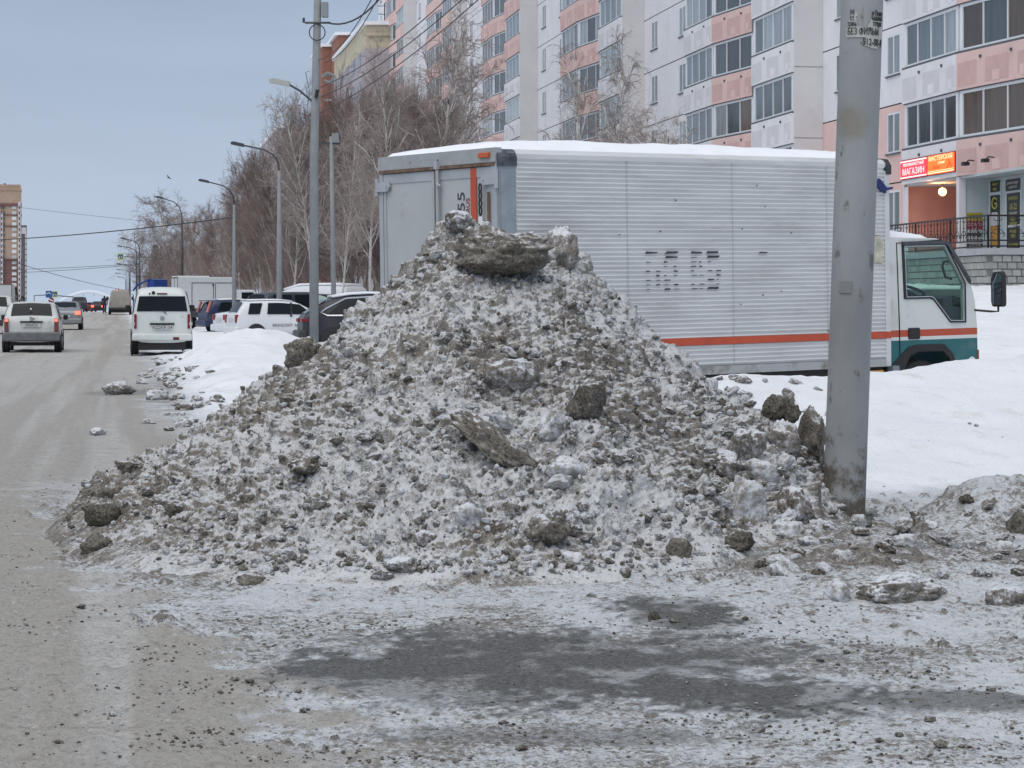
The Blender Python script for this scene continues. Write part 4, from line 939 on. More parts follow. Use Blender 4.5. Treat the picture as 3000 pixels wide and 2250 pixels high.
# shop front level of the nearest bay
WARMW = M('salmon_porch_plaster', (.52, .30, .27), .85, var=.08, vscale=2, bump=.004, bscale=30)
PALE = M('pale_blue_plaster', (.52, .58, .59), .8, var=.05, vscale=1.5, dirt=((.44, .48, .48), 2, .55, .8))
m = MB(); m.box(-.45, .75, 14.95, 15.12, 3.1, 5.57); m.build('partition', PALE, AP)
m = MB(); m.box(-.52, -.3, 14.90, 15.16, 3.1, 5.56); m.build('pillar', PANEL, AP)
m = MB(); m.box(-.45, -.15, 20.1, 20.3, 2.5, 5.57); m.box(-.15, 1.6, 20.1, 20.3, 2.5, 5.57); m.build('porch_wall', WARMW, AP)
m = MB(); m.box(1.3, 1.5, 15.12, 20.1, 2.5, 5.57); m.build('porch_back_wall', WARMW, AP)
m = MB(); m.box(-.45, 6, 0, 20.3, 5.50, 5.577); m.build('porch_ceiling', PALE, AP)
m = MB(); m.box(.45, .75, 0, 14.94, 3.1, 5.49); m.build('shop_wall', PALE, AP)
m = MB(); m.box(-.47, -.44, 20.0, 20.31, 1, 5.5); m.box(-.5, -.3, 20.28, 20.36, 1, 5.57); m.build('corner_trim', PANEL, AP)
# porch door on the back wall
d = MB().box(1.24, 1.3, 15.5, 16.5, 3.15, 5.05).build('porch_door', M('brown_red_door', (.20, .06, .04), .6), AP)
m = MB(); m.box(1.2, 1.25, 15.4, 15.5, 3.15, 5.15); m.box(1.2, 1.25, 16.5, 16.6, 3.15, 5.15); m.box(1.2, 1.25, 15.5, 16.5, 5.05, 5.15); m.build('door_frame', PANEL, d)
# shop door and window with advertising film
BLK = M('black_film', (.012, .012, .013), .4); YEL = M('yellow_print', (.50, .50, .12), .6); GRY = M('white_print', (.55, .56, .57), .6)
POSTER = MB().box(.40, .45, 13.72, 14.72, 3.15, 5.35).build('shop_window', M('shop_upvc', (.60, .65, .67), .5), AP)
MB().box(.40, .45, 12.02, 13.32, 3.15, 5.4).build('shop_door', M('shop_upvc_door', (.60, .65, .67), .5), AP)
def film(y0, y1, z0, z1, mat=BLK, x=.385, parent=POSTER): return MB().box(x, x + .012, y0, y1, z0, z1).build('film', mat, parent)
DM = lambda y, z, x=.381: frame_mat((x, y, z), (0, -1, 0), (0, 0, 1))
fA = film(13.77, 14.57, 3.2, 4.95); fB = film(13.77, 14.57, 5.05, 5.4); fC = film(12.12, 13.17, 3.98, 4.95); fD = film(12.12, 13.17, 3.2, 3.9); fE = film(12.07, 13.27, 5.02, 5.38)
text('film_print', 'живое\nпиво', .15, YEL, fB, DM(14.17, 5.22)); text('film_print', 'для настоящих\nценителей', .13, GRY, fE, DM(12.67, 5.2))
text('film_print', 'НАПИТКИ', .15, YEL, fC, DM(12.64, 4.78)); text('film_print', '10-22', .27, YEL, fC, DM(12.64, 4.52)); text('film_print', 'ежедневно', .13, GRY, fC, DM(12.64, 4.34)); text('film_print', 'ПИВО\nРЫБА\nЗАКУСКИ', .13, YEL, fC, DM(12.64, 4.13))
text('film_print', 'ЖИВОЕ\nПИВО\n\nНА РОЗЛИВ', .14, YEL, fD, DM(12.64, 3.55))
m = MB(); m.tube([(.38, 14.17 + .22 * math.cos(a), 4.70 + .17 * math.sin(a)) for a in [2.6 - i * .36 for i in range(16)]], .028, 6); m.box(.37, .385, 13.98, 14.18, 4.66, 4.71); m.build('film_emblem', YEL, fA)
m = MB(); m.prism([(14.50, 4.0), (13.87, 4.0), (13.92, 3.35), (14.42, 3.35)], 0, .375, .384); m.build('beer_glass_print', M('beer_amber', (.50, .25, .05), .5, var=.3, vscale=3), fA)
m = MB(); m.prism([(14.52, 4.0), (14.52, 4.28), (14.40, 4.42), (13.97, 4.42), (13.84, 4.28), (13.84, 4.0)], 0, .374, .384); m.build('beer_foam_print', M('foam_print', (.55, .55, .58), .6, var=.1), fA)
m = MB(); m.prism([(14.34, 3.34), (14.04, 3.34), (14.04, 3.22), (14.34, 3.22)], 0, .375, .384); m.build('glass_foot_print', GRY, fA)
# posters on the partition facing the camera
PD = lambda x, z: frame_mat((x, 14.928, z), (1, 0, 0), (0, 0, 1))
q = MB().box(-.26, .28, 14.935, 14.949, 4.17, 4.43).build('poster', M('yellow_poster', (.50, .40, .06), .6), AP); text('poster_print', 'СТРАХОВАНИЕ\nТЕХОСМОТР', .075, PRINT, q, PD(.01, 4.3), sx=.9)
q = MB().box(-.26, .28, 14.935, 14.949, 3.90, 4.165).build('poster', M('crimson_poster', (.30, .03, .06), .6), AP); text('poster_print', 'ОСАГО', .14, GRY, q, PD(.01, 4.05)); text('poster_print', 'онлайн', .06, GRY, q, PD(.01, 3.94))
q = MB().box(-.26, .28, 14.938, 14.949, 3.32, 3.895).build('poster', GRY, AP)
m = MB(); m.prism([(-.24, 3.70), (.10, 3.70), (.10, 3.62), (.24, 3.745), (.10, 3.87), (.10, 3.79), (-.24, 3.79)], 1, 14.928, 14.938); m.build('arrow', M('dark_arrow', (.03, .035, .045), .6), q)
MB().box(-.25, .27, 14.926, 14.939, 3.50, 3.60).build('black_band', BLK, q); text('poster_print', 'РЕМОНТ', .10, GRY, q, frame_mat((.01, 14.922, 3.55), (1, 0, 0), (0, 0, 1)))
MB().box(-.25, .27, 14.926, 14.939, 3.34, 3.45).build('black_band', BLK, q); text('poster_print', 'СОТОВ', .11, GRY, q, frame_mat((.01, 14.922, 3.395), (1, 0, 0), (0, 0, 1)))
# flood lights on the pink parapet
for y in (13.6, 11.9):
    f = MB().tube([(-.5, y, 5.98), (-.68, y, 6.0), (-.74, y, 5.95)], .022, 6).build('flood_light', BLACK, AP); MB().box(-.88, -.70, y - .13, y + .13, 5.83, 5.94).build('lamp_housing', BLACK, f)

# lit signs: lamps of the place
def lit(name, c, s): return M(name, c, .5, emit=c, es=s)
S1 = street_root('shop_sign', 57 + 18.95, 26.7 - .62, 5.72, 'left red lit sign box reading МАГАЗИН over the porch', 'shop sign')
S2 = street_root('shop_sign', 57 + 16.3, 26.7 - .62, 5.72, 'right orange lit sign box reading МАСТЕРСКАЯ over the porch', 'shop sign')
RGL = lit('red_sign_glow', (.62, .035, .05), 1.1); RW = lit('pink_white_letters', (1, .45, .45), 1.4); OGL = lit('orange_sign_glow', (1.0, .10, .015), 1.5); OW = lit('peach_letters', (1, .45, .25), 1.5); DRED = M('dark_red_case', (.16, .02, .02), .5)
for S_, ln, gl, lt in ((S1, 2.7, RGL, RW), (S2, 2.55, OGL, OW)):
    MB().box(0, .2, -ln / 2, ln / 2, 0, .66).build('sign_case', DRED, S_)
    f = MB().box(-.012, 0, -ln / 2 + .03, ln / 2 - .03, .03, .63).build('sign_face', gl, S_)
    SM = lambda y, z: frame_mat((-.02, y, z), (0, -1, 0), (0, 0, 1))
    if S_ is S1:
        MB().box(-.02, -.012, -ln / 2 + .04, ln / 2 - .04, .575, .62).build('light_bar', lt, S_); MB().box(-.02, -.012, -ln / 2 + .04, ln / 2 - .04, .04, .085).build('light_bar', lt, S_)
        text('sign_letters', 'МАГАЗИН', .30, lt, S_, SM(0, .235), sx=1.5); text('sign_letters', 'МИНИМАРКЕТНЫЙ', .15, lt, S_, SM(0, .475), sx=1.45)
    else:
        MB().box(-.02, -.012, -ln / 2 + .05, ln / 2 - .05, .05, .085).build('light_bar', lt, S_); MB().box(-.02, -.012, -ln / 2 + .05, ln / 2 - .05, .115, .135).build('light_bar', lt, S_)
        text('sign_letters', 'МАСТЕРСКАЯ', .21, lt, S_, SM(0, .525), sx=1.55); text('sign_letters', 'ремонт', .13, lt, S_, SM(-.1, .375), sx=1.4)
        text('sign_letters', 'обуви', .17, lit('deep_orange_letters', (.75, .05, .01), .9), S_, SM(.45, .24), sx=1.5)
        m = MB(); m.tube([(-.02, -.72, .43), (-.02, -.86, .34), (-.02, -1.05, .16)], .02, 5); m.tube([(-.02, -.86, .34), (-.02, -.62, .16)], .02, 5); m.build('compass_mark', lit('deep_orange_mark', (.7, .05, .01), .8), S_)
lp = st(57 + 17.75, 26.7 - .05, 5.22)
GL = empty('globe_lamp', lp, 0, 'glowing round yellow lamp under the porch ceiling', 'lamp')
bm = bmesh.new(); bmesh.ops.create_uvsphere(bm, u_segments=20, v_segments=12, radius=.135); me = bpy.data.meshes.new('globe'); bm.to_mesh(me); bm.free(); me.materials.append(lit('globe_glow', (1.0, .60, .22), 3.2)); obj('globe', me, GL)
m = MB(); m.tube([(0, 0, .13), (0, 0, .28)], .03, 8); m.build('stem', BLACK, GL)
li = bpy.data.lights.new('globe_light', 'POINT'); li.energy = 42; li.color = (1, .42, .16); li.shadow_soft_size = .14; lo_ = obj('globe_light', li, GL); lo_.location = (-.16, -.16, -.05)

# ------------------------------------------------------------------ podium with stone blocks, railing
POD = street_root('porch_podium', 57 + 7.3, 26.7 - 2.43, 0, 'raised shop porch faced with grey stone blocks behind the truck cab', 'podium')
STONE = M('grey_stone_block', (.36, .36, .345), .85, var=.16, vscale=5, rand=.16, bump=.012, bscale=12); MORT = M('mortar', (.20, .195, .19), .9)
MB().box(.03, 3.0, .03, 12.6, .5, 2.93).build('podium_core', MORT, POD)
m = MB(); m.box(-.09, 3.0, -.09, 12.6, 2.935, 3.12); m.build('coping', M('coping_concrete', (.40, .41, .43), .8, var=.08, vscale=2, dirt=((.3, .3, .33), 3, .6, .8)), POD)
bh, bw = .2, .285; blk = []
for i in range(6):
    m = MB(); x = ra.uniform(0, .012); m.hexa([(0, 0, 0), (bw - .012, 0, 0), (bw - .012, .05, 0), (0, .05, 0), (.006, -.008 - x, .006), (bw - .02, -.006 - x, .004), (bw - .012, .05, bh - .012), (0, .05, bh - .012)])
    m = MB(); a = [(0, .04, 0), (bw - .012, .04, 0), (bw - .012, .04, bh - .012), (0, .04, bh - .012)]; f_ = [(.012, -x, .012), (bw - .024, -x - .004, .012), (bw - .024, -x, bh - .024), (.012, -x - .005, bh - .024)]
    m.add(a + f_, [(0, 1, 5, 4), (1, 2, 6, 5), (2, 3, 7, 6), (3, 0, 4, 7), (4, 5, 6, 7)]); blk.append(m.mesh('stone_block', STONE))
for r_ in range(8):
    z = 1.33 + r_ * bh; off = -(r_ % 2) * bw / 2
    for c in range(10):
        x = off + c * bw
        if x < -.01: continue
        o = obj('stone_block', blk[ra.randrange(6)], POD); o.location = (x, -.01, z); o.scale.x = ra.uniform(.97, 1.0)
    for c in range(24):
        y = .01 + c * bw - off
        o = obj('stone_block', blk[ra.randrange(6)], POD); o.location = (-.01, y + bw, z); o.rotation_euler = (0, 0, -math.pi / 2)
IRON = M('black_wrought_iron', (.012, .012, .014), .5)
RAIL = street_root('porch_railing', 57 + 7.3, 26.7 - 2.43, 3.12, 'black wrought iron railing with scrolls along the raised porch', 'railing')
def rail_run(P, n, posts):
    m = MB(); m.tube([P(0, .92), P(1, .92)], .03, 6); m.build('top_rail', IRON, RAIL)
    m = MB(); m.tube([P(0, .22), P(1, .22)], .024, 6); m.build('middle_rail', IRON, RAIL)
    m = MB(); m.tube([P(0, .06), P(1, .06)], .024, 6); m.build('bottom_rail', IRON, RAIL)
    for i in range(n + 1):
        t = i / n; big = i % posts == 0
        m = MB(); m.tube([P(t, 0 if big else .22), P(t, .92)], .032 if big else .012, 6); m.build('post' if big else 'baluster', IRON, RAIL)
        if i < n and i % 2 == 0:
            tm = (i + 1) / n; dt = .5 / n; m = MB()
            for s in (-1, 1):
                pts = []
                for j in range(15):
                    a = j / 14 * 4.6; rr_ = .085 * (1 - j / 20); pts.append(P(tm + s * dt * (1.0 - (rr_ / .085) * math.cos(a) * .9), .36 + rr_ * math.sin(a)))
                m.tube(pts, .011, 5); m.tube([P(tm, .55), P(tm + s * dt * .7, .52), P(tm + s * dt * 1.5, .40)], .010, 5)
            m.tube([P(tm, .36), P(tm, .62)], .010, 5); m.tube([P(tm - dt * .7, .62), P(tm + dt * .7, .62)], .010, 5); m.tube([P(tm + dt * .9 * math.cos(a), .84 - .07 * math.sin(a)) for a in [q * math.pi / 6 for q in range(7)]], .010, 5)
            m.build('scroll', IRON, RAIL)
rail_run(lambda t, z: (t * 2.85, .0, z), 10, 10)
rail_run(lambda t, z: (0, t * 12.4, z), 44, 11)
# ------------------------------------------------------------------ cars
LENS = M('red_lens', (.20, .010, .012), .3); LENSOFF = M('pink_faded_lens', (.45, .14, .13), .3)
LIT = M('lit_tail_lamp', (.6, .05, .04), .3, emit=(1, .12, .07), es=2.2)
PLATE = M('number_plate', (.55, .56, .56), .5); RIMM = M('alloy_rim', (.4, .41, .42), .4, .5)
class Car:
    def __init__(s, st_, belt, w, zb=.26, H=None):
        s.st = st_; s.belt = belt; s.w = w; s.zb = zb; s.H = H or max(z for _, z in st_); s.L = st_[-1][0]
    def ztop(s, x): return float(np.interp(x, [p[0] for p in s.st], [p[1] for p in s.st]))
    def sec(s, x):
        zt = s.ztop(x); w_ = s.w * float(np.interp(x, [-.01, 0, .1, .25, s.L - .5, s.L - .15, s.L], [.9, .92, .97, 1, 1, .93, .80]))
        k = min(1, max(0, (zt - s.belt) / (s.H - s.belt))); bz = min(s.belt, zt - .03); wt = w_ * (.96 - .16 * k)
        return [(0, s.zb), (.86 * w_, s.zb), (w_ * .985, s.zb + .14), (w_, .5 * (s.zb + bz)), (.975 * w_, bz), (wt, zt - .055 * (.4 + .6 * k)), (wt - .10, zt), (0, zt + .025)]
    def body(s):
        xs = sorted(set([p[0] for p in s.st] + [.12, s.L * .5])); n = 8; m = MB(); S = [s.sec(x) for x in xs]
        V = []
        for x, c in zip(xs, S):
            V += [(x, -y, z) for y, z in c] + [(x, y, z) for y, z in c[1:-1][::-1]]
        N = 14; fs = []
        for i in range(len(xs) - 1):
            for k_ in range(N): fs.append((i * N + k_, i * N + (k_ + 1) % N, (i + 1) * N + (k_ + 1) % N, (i + 1) * N + k_))
        fs.append(tuple(range(N))); fs.append(tuple((len(xs) - 1) * N + k_ for k_ in range(N))[::-1])
        return m.add(V, fs)
    def side(s, x, f, sgn):
        c = s.sec(x); a, b = c[4], c[5]; y = a[0] + (b[0] - a[0]) * f + .010; z = a[1] + (b[1] - a[1]) * f; return (x, sgn * y, z)
    def top(s, x, fy, d=.012):
        c = s.sec(x); dx = .02; sl = (s.ztop(x + dx) - s.ztop(x - dx)) / (2 * dx); n = Vector((-sl, 0, 1)).normalized(); z = c[6][1] + (c[7][1] - c[6][1]) * (1 - abs(fy))
        return tuple(Vector((x, fy * c[6][0], z)) + n * d)
def side_glass(c, root, q, mat=CARGLASS, sides=(-1, 1)):     # q = rear bottom, rear top, front top, front bottom x
    for sg in sides:
        n = 5; m = MB(); V = []
        for i in range(n + 1):
            t = i / n; xb = q[0] + (q[3] - q[0]) * t; xt = q[1] + (q[2] - q[1]) * t
            V += [c.side(xb, .07, sg), c.side(xt, .92, sg)]
        m.add(V, [(2 * i, 2 * i + 1, 2 * i + 3, 2 * i + 2) for i in range(n)]); m.build('side_window', mat, root, smooth=True)
def top_glass(c, root, x0, x1, fy, name, mat=CARGLASS, d=.012):
    n, k_ = 4, 6; m = MB(); V = []
    for i in range(n + 1):
        x = x0 + (x1 - x0) * i / n
        for j in range(k_ + 1): V.append(c.top(x, fy * (-1 + 2 * j / k_), d))
    m.add(V, [(i * (k_ + 1) + j, i * (k_ + 1) + j + 1, (i + 1) * (k_ + 1) + j + 1, (i + 1) * (k_ + 1) + j) for i in range(n) for j in range(k_)])
    return m.build(name, mat, root, smooth=True)
def make_car(name, loc, head, label, cat, paint, c, glassq, rear=None, front=None, wheels=(.75, 3.3), wr=.31, lamps=None, lamp_mat=LENS, bumper=None, plate=None, platetext=None, snow=None, group=None, sub=1, rim=RIMM, glassmat=CARGLASS):
    root = empty(name, loc, head, label, cat, group)
    b = c.body().build('body', paint, root, smooth=True)
    md = b.modifiers.new('s', 'SUBSURF'); md.levels = sub; md.render_levels = sub
    for q in glassq: side_glass(c, root, q, glassmat)
    if rear: top_glass(c, root, rear[0], rear[1], rear[2], 'rear_window')
    if front: top_glass(c, root, front[0], front[1], front[2], 'windscreen')
    for x in wheels:
        for y in (-c.w + .09, c.w - .09):
            t = MB().tube([(x, y - .11, wr), (x, y - .08, wr), (x, y + .08, wr), (x, y + .11, wr)], [wr * .92, wr, wr, wr * .92], 20).build('wheel', TYRE, root, smooth=True, angle=40)
            MB().tube([(x, y - .118, wr), (x, y + .118, wr)], wr * .62, 14).build('rim', rim, t)
        for sg in (-1, 1):
            m = MB(); m.disc((x, sg * (c.w - .012), wr + .02), (0, 1, 0), wr * 1.17, .05, 20); m.build('wheel_arch', BLACK, root)
    if lamps:
        x0, y0, y1, z0, z1 = lamps; y0, y1 = y0 * .94, min(y1 * .94, c.w * .925)
        for sg in (-1, 1):
            o = box('tail_lamp', lamp_mat, root, x0, x0 + .16, min(sg * y0, sg * y1), max(sg * y0, sg * y1), z0, z1, .012)
    if bumper:
        o = MB().box(*bumper[:6]).build('bumper', bumper[6], root); md = o.modifiers.new('b', 'BEVEL'); md.width = .05; md.segments = 3
    if plate:
        p = box('number_plate', PLATE, root, plate[0] - .012, plate[0], -.26, .26, plate[1] - .056, plate[1] + .056)
        if platetext: text('plate_characters', platetext, .115, PRINT, p, frame_mat((plate[0] - .016, 0, plate[1]), (0, -1, 0), (0, 0, 1)), sx=.95)
    if snow:
        m = top_glass(c, root, snow[0], snow[1], .95, 'roof_snow', CLEANSNOW, snow[2])
        so_ = m.modifiers.new('s', 'SOLIDIFY'); so_.thickness = -snow[2] * .95; so_.offset = 1
    return root
HS = SA + math.pi / 2                       # heading of cars that follow the street
def gpos(x, Y): 
    X = (x - 1500) * Y / F; return (X, Y, gz(X, Y))
def rearpos(x, Y, head, L=0): return gpos(x, Y)
WDIRT = M('dirty_white_paint', (.58, .60, .59), .4, var=.06, vscale=2, dirt=((.30, .28, .24), 2.4, .50, .72))
SILV = M('silver_paint', (.27, .285, .30), .38, .4, var=.05, dirt=((.2, .2, .19), 2, .55, .8))
NAVY = M('navy_paint', (.018, .032, .085), .35, 0, dirt=((.07, .075, .09), 2, .5, .8))
BLACKP = M('dusty_black_paint', (.028, .026, .034), .35, 0, dirt=((.07, .065, .07), 3, .5, .85))
GREYV = M('dark_blue_grey_paint', (.035, .045, .058), .4, 0, var=.1)
BEIGE = M('muddy_beige_paint', (.30, .28, .25), .7, 0, var=.15, vscale=2)
CARW = M('clean_white_paint', (.66, .69, .72), .35, 0, var=.03)

# white estate car driving off on the left
c = Car([(0, .78), (.03, .95), (.10, 1.05), (.36, 1.40), (.50, 1.47), (1.6, 1.50), (2.5, 1.45), (3.3, 1.0), (4.0, .90), (4.2, .70)], .95, .845, .30)
r = make_car('estate_car', gpos(92, 70), HS, 'mud splashed white estate car driving away on the left of the road', 'car', WDIRT, c,
    [(.45, .62, 1.25, 1.25), (1.32, 1.32, 2.1, 2.1), (2.2, 2.2, 2.55, 3.05)], (.115, .40, .90), (2.62, 3.2, .88), (.72, 3.2), .30, (-.045, .70, .85, .62, 1.0), M('grimy_lens', (.16, .05, .05), .5), (-.1, .12, -.83, .83, .33, .60, M('grey_bumper', (.14, .15, .155), .7, var=.2)), (-.02, .80), 'У054СК')
for s in (-1, 1): box('brake_light', LIT, r, -.058, -.04, min(s * .67, s * .76), max(s * .67, s * .76), .91, .98)
box('hatch_handle', BLACK, r, -.04, .02, -.33, .33, .885, .925, .01)
m = MB(); m.tube([(.07, .05, 1.04), (.02, -.08, 1.0)], .014, 5); m.build('wiper', BLACK, r)
m = MB(); m.disc((-.005, 0, .985), (1, 0, 0), .05, .02, 14); m.build('badge', STEEL, r)
MB().tube([(.3, -.5, .24), (-.05, -.5, .24)], .035, 8).build('exhaust', BLACK, r)
for s in (-1, 1): box('wing_mirror', BLACK, r, 2.75, 2.9, min(s * .86, s * 1.0), max(s * .86, s * 1.0), .95, 1.1, .03)
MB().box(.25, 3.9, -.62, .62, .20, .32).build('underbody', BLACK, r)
m = MB(); m.disc((.13, .02, 1.28), (1, 0, -.6), .026, .01, 10); m.build('sticker', WHITE, r)
# white one-box van parked at the verge
VW = M('van_white_paint', (.62, .66, .65), .35, 0, var=.04, dirt=((.46, .47, .45), 1.8, .58, .85))
c = Car([(0, .80), (.015, 1.0), (.03, 1.22), (.085, 1.66), (.20, 1.83), (.42, 1.89), (2.6, 1.90), (3.2, 1.80), (3.75, 1.15), (4.0, .85), (4.05, .6)], 1.10, .835, .34)
r = make_car('white_van', gpos(475, 66.5), HS, 'white one-box van parked at the snowy verge seen from behind', 'van', VW, c,
    [(.35, .42, 1.3, 1.3), (1.4, 1.4, 2.3, 2.3), (2.45, 2.45, 2.95, 3.35)], None, (3.22, 3.7, .9), (.85, 3.2), .31, (-.035, .745, .845, .74, 1.14), LENS, (-.07, .10, -.83, .83, .40, .60, VW), (-.035, .77), 'А222КР154')
m = MB(); 
m.add([(-.006 + .02, -.70, 1.22), (-.006 + .02, .70, 1.22), (.055, .63, 1.64), (.055, -.63, 1.64)], [(0, 1, 2, 3)]); m.add([(.034, -.70, 1.22), (.034, .70, 1.22), (.075, .63, 1.64), (.075, -.63, 1.64)], [(3, 2, 1, 0)]); m.build('rear_window', CARGLASS, r)
box('brake_light', M('dark_red_lens', (.12, .02, .02), .4), r, .07, .12, -.14, .14, 1.70, 1.73)
m = MB(); m.tube([(.0, -.12, 1.14), (.005, -.03, 1.235), (.01, .30, 1.245)], .011, 5); m.build('wiper', BLACK, r)
m = MB(); m.disc((.0, 0, 1.03), (1, 0, 0), .062, .03, 16); m.disc((-.005, 0, 1.03), (1, 0, 0), .04, .03, 16); m.build('badge', STEEL, r)
box('hatch_handle', BLACK, r, -.045, .02, -.34, .34, .845, .895, .012)
text('model_lettering', 'LiteAce' if False else 'S4', .05, STEEL, r, frame_mat((-.006, -.56, 1.07), (0, -1, 0), (0, 0, 1)))
for s in (-1, 1):
    box('reverse_lens', M('clear_lens', (.5, .5, .52), .3), r, -.042, .0, min(s * .75, s * .835), max(s * .75, s * .835), .83, .91)
    o = box('wing_mirror', BLACK, r, 3.1, 3.22, min(s * .85, s * 1.0), max(s * .85, s * 1.0), 1.22, 1.40, .03)
m = MB(); m.tube([(.06, .35, 1.70), (-.03, .35, 1.72), (-.10, .33, 1.70)], .02, 6); m.disc((-.08, .24, 1.73), (1, 0, 0), .055, .03, 12); m.build('rear_mirror', BLACK, r)
box('fog_lens', M('fog_lens_red', (.10, .012, .012), .4), r, -.085, -.05, -.47, -.30, .42, .50, .008)
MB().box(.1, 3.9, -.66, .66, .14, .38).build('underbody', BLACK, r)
# silver saloon further up the road
c = Car([(0, .7), (.03, .98), (.35, 1.06), (.62, 1.10), (1.15, 1.44), (1.5, 1.5), (2.4, 1.48), (3.25, 1.05), (4.2, .92), (4.5, .7)], 1.0, .87, .28)
make_car('saloon_car', gpos(190, 124), HS, 'silver saloon with one lit tail lamp ahead of the white estate car', 'car', SILV, c, [(.9, 1.2, 1.75, 1.7), (1.8, 1.85, 2.5, 3.0)], (.62, 1.12, .86), (2.5, 3.2, .88), (.85, 3.6), .31, (-.02, .55, .85, .80, .98), LIT, (-.08, .1, -.86, .86, .34, .6, SILV), (-.02, .72))
# white off-roader cut by the left picture edge
c = Car([(0, .9), (.03, 1.1), (.10, 1.2), (.30, 1.66), (.5, 1.74), (2.2, 1.76), (3.0, 1.68), (3.5, 1.15), (4.4, 1.0), (4.6, .7)], 1.15, .92, .34)
make_car('off_roader', gpos(-18, 108), HS, 'white off-roader half cut off by the left picture edge', 'car', WDIRT, c, [(.5, .6, 1.4, 1.4), (1.5, 1.5, 2.8, 3.1)], (.12, .33, .8), (3.0, 3.45, .88), (.9, 3.6), .36, (-.03, .75, .91, .8, 1.15), LENS, (-.08, .1, -.9, .9, .4, .66, M('dark_bumper', (.05, .05, .055), .6)), (-.02, .9))
# white box lorry behind it
def box_lorry(name, loc, head, label, W, L, z0, z1, boxmat, cabmat, cabL, cabz, doors=False, snow=True, deflector=None):
    r = empty(name, loc, head, label, 'truck')
    o = MB().box(0, L, -W / 2, W / 2, z0, z1).build('cargo_box', boxmat, r); md = o.modifiers.new('b', 'BEVEL'); md.width = .04; md.segments = 2
    m = MB()
    for y in (-W / 2, -.03, W / 2 - .06): m.box(-.02, 0, y, y + .06, z0, z1 - .06)
    m.box(-.02, 0, -W / 2, W / 2, z1 - .06, z1); m.build('rear_frame', M('rear_frame_brown', (.13, .10, .085), .7), r)
    m = MB(); x0 = L + .08; m.prism([(x0, z0 - .3), (x0, cabz - .1), (x0 + .15, cabz), (x0 + cabL * .6, cabz), (x0 + cabL * .85, cabz - .6), (x0 + cabL, cabz - .9), (x0 + cabL, z0 - .35)], 1, -W / 2 + .12, W / 2 - .12); o = m.build('cab', cabmat, r); md = o.modifiers.new('b', 'BEVEL'); md.width = .05; md.segments = 2
    m = MB()
    for s in (-1, 1): m.prism([(x0 + .3, cabz - .6), (x0 + .3, cabz - .15), (x0 + cabL * .58, cabz - .15), (x0 + cabL * .78, cabz - .6)], 1, s * (W / 2 - .115) - .004, s * (W / 2 - .115) + .004)
    m.build('cab_window', CARGLASS, r)
    for x in (.8, L + cabL * .6):
        for y in (-W / 2 + .2, W / 2 - .2): wheel(r, x, y + (1 if False else 0), .36, .22)
    MB().box(.1, L + 1, -.4, .4, z0 - .3, z0).build('chassis', BLACK, r)
    if doors:
        for a, b in ((L * .24, L * .62), (L * .645, L * .985)):
            m = MB(); t = .03; y = -W / 2
            zt = z1 - .32
            m.box(a, a + t, y - .02, y, z0 + .1, zt); m.box(b - t, b, y - .02, y, z0 + .1, zt); m.box(a, b, y - .021, y, zt - t, zt); d = m.build('door_seal', BLACK, r)
            m = MB(); m.disc((b - t, y - .03, zt - .13), (0, 1, 0), .055, .04, 8); m.disc((b - t, y - .03, z0 + .5), (0, 1, 0), .055, .04, 8); m.build('hinge', BLACK, d)
    if snow:
        o = MB().box(.02, L * .55, -W / 2 + .05, W / 2 - .05, z1, z1 + .06).build('roof_snow', CLEANSNOW, r); md = o.modifiers.new('b', 'BEVEL'); md.width = .028; md.segments = 2
    return r
LW = M('lorry_white', (.55, .58, .60), .5, var=.05, dirt=((.42, .43, .43), 1.2, .55, .8))
box_lorry('box_lorry', gpos(-12, 165), HS, 'white lorry with rounded box at the left picture edge far up the road', 2.2, 4.5, 1.0, 2.55, LW, CARW, 1.6, 2.2, snow=False)
# muddy beige panel van far up the road
c = Car([(0, .9), (.02, 1.2), (.05, 2.0), (.15, 2.14), (.4, 2.18), (3.6, 2.18), (4.2, 2.0), (4.8, 1.3), (5.3, 1.1), (5.4, .7)], 1.2, .98, .45)
r = make_car('panel_van', gpos(352, 209), HS, 'muddy beige panel van standing at the right kerb far up the road', 'van', BEIGE, c, [(4.0, 4.0, 4.3, 4.7)], None, (4.25, 4.75, .88), (.9, 4.3), .36, (-.03, .86, .97, .85, 1.15), LENSOFF, (-.1, .1, -.95, .95, .45, .65, DARK))
for s in (-1, 1): box('wing_mirror', BLACK, r, 4.5, 4.65, min(s * 1.0, s * 1.22), max(s * 1.0, s * 1.22), 1.3, 1.62, .03)
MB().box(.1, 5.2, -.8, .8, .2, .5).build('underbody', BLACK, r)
# far traffic beyond the crest
DC = [('dark car with glowing tail lamps far off near the crest', 286, 300, BLACKP, 1.45), ('dark red car far off beside the dark off-roader', 262, 310, M('dark_red_paint', (.12, .02, .02), .4), 1.4)]
for lab, x, Y, pm, hh in DC:
    c = Car([(0, .7), (.03, 1.0), (.3, 1.08), (.7, hh), (2.2, hh), (3.1, 1.0), (4.3, .7)], .95, .86, .28)
    make_car('distant_car', gpos(x, Y), HS, lab, 'car', pm, c, [(.8, .95, 2.2, 2.6)], (.32, .68, .85), None, (.8, 3.4), .3, (-.03, .5, .86, .72, .98), LIT)
c = Car([(0, .8), (.03, 1.1), (.1, 1.2), (.35, 1.62), (2.2, 1.68), (3.1, 1.1), (4.2, .8)], 1.1, .88, .3)
make_car('distant_off_roader', gpos(232, 265), HS, 'dark off-roader far off just right of the silver saloon', 'car', GREYV, c, [(.5, .6, 2.0, 2.5)], (.12, .34, .85), None, (.8, 3.3), .33, (-.03, .6, .86, .8, 1.0), LENS)
# parked on the right
CG = M('green_glass_car', (.10, .16, .15), .08, spec=.7)
def head(deg): return math.radians(deg)
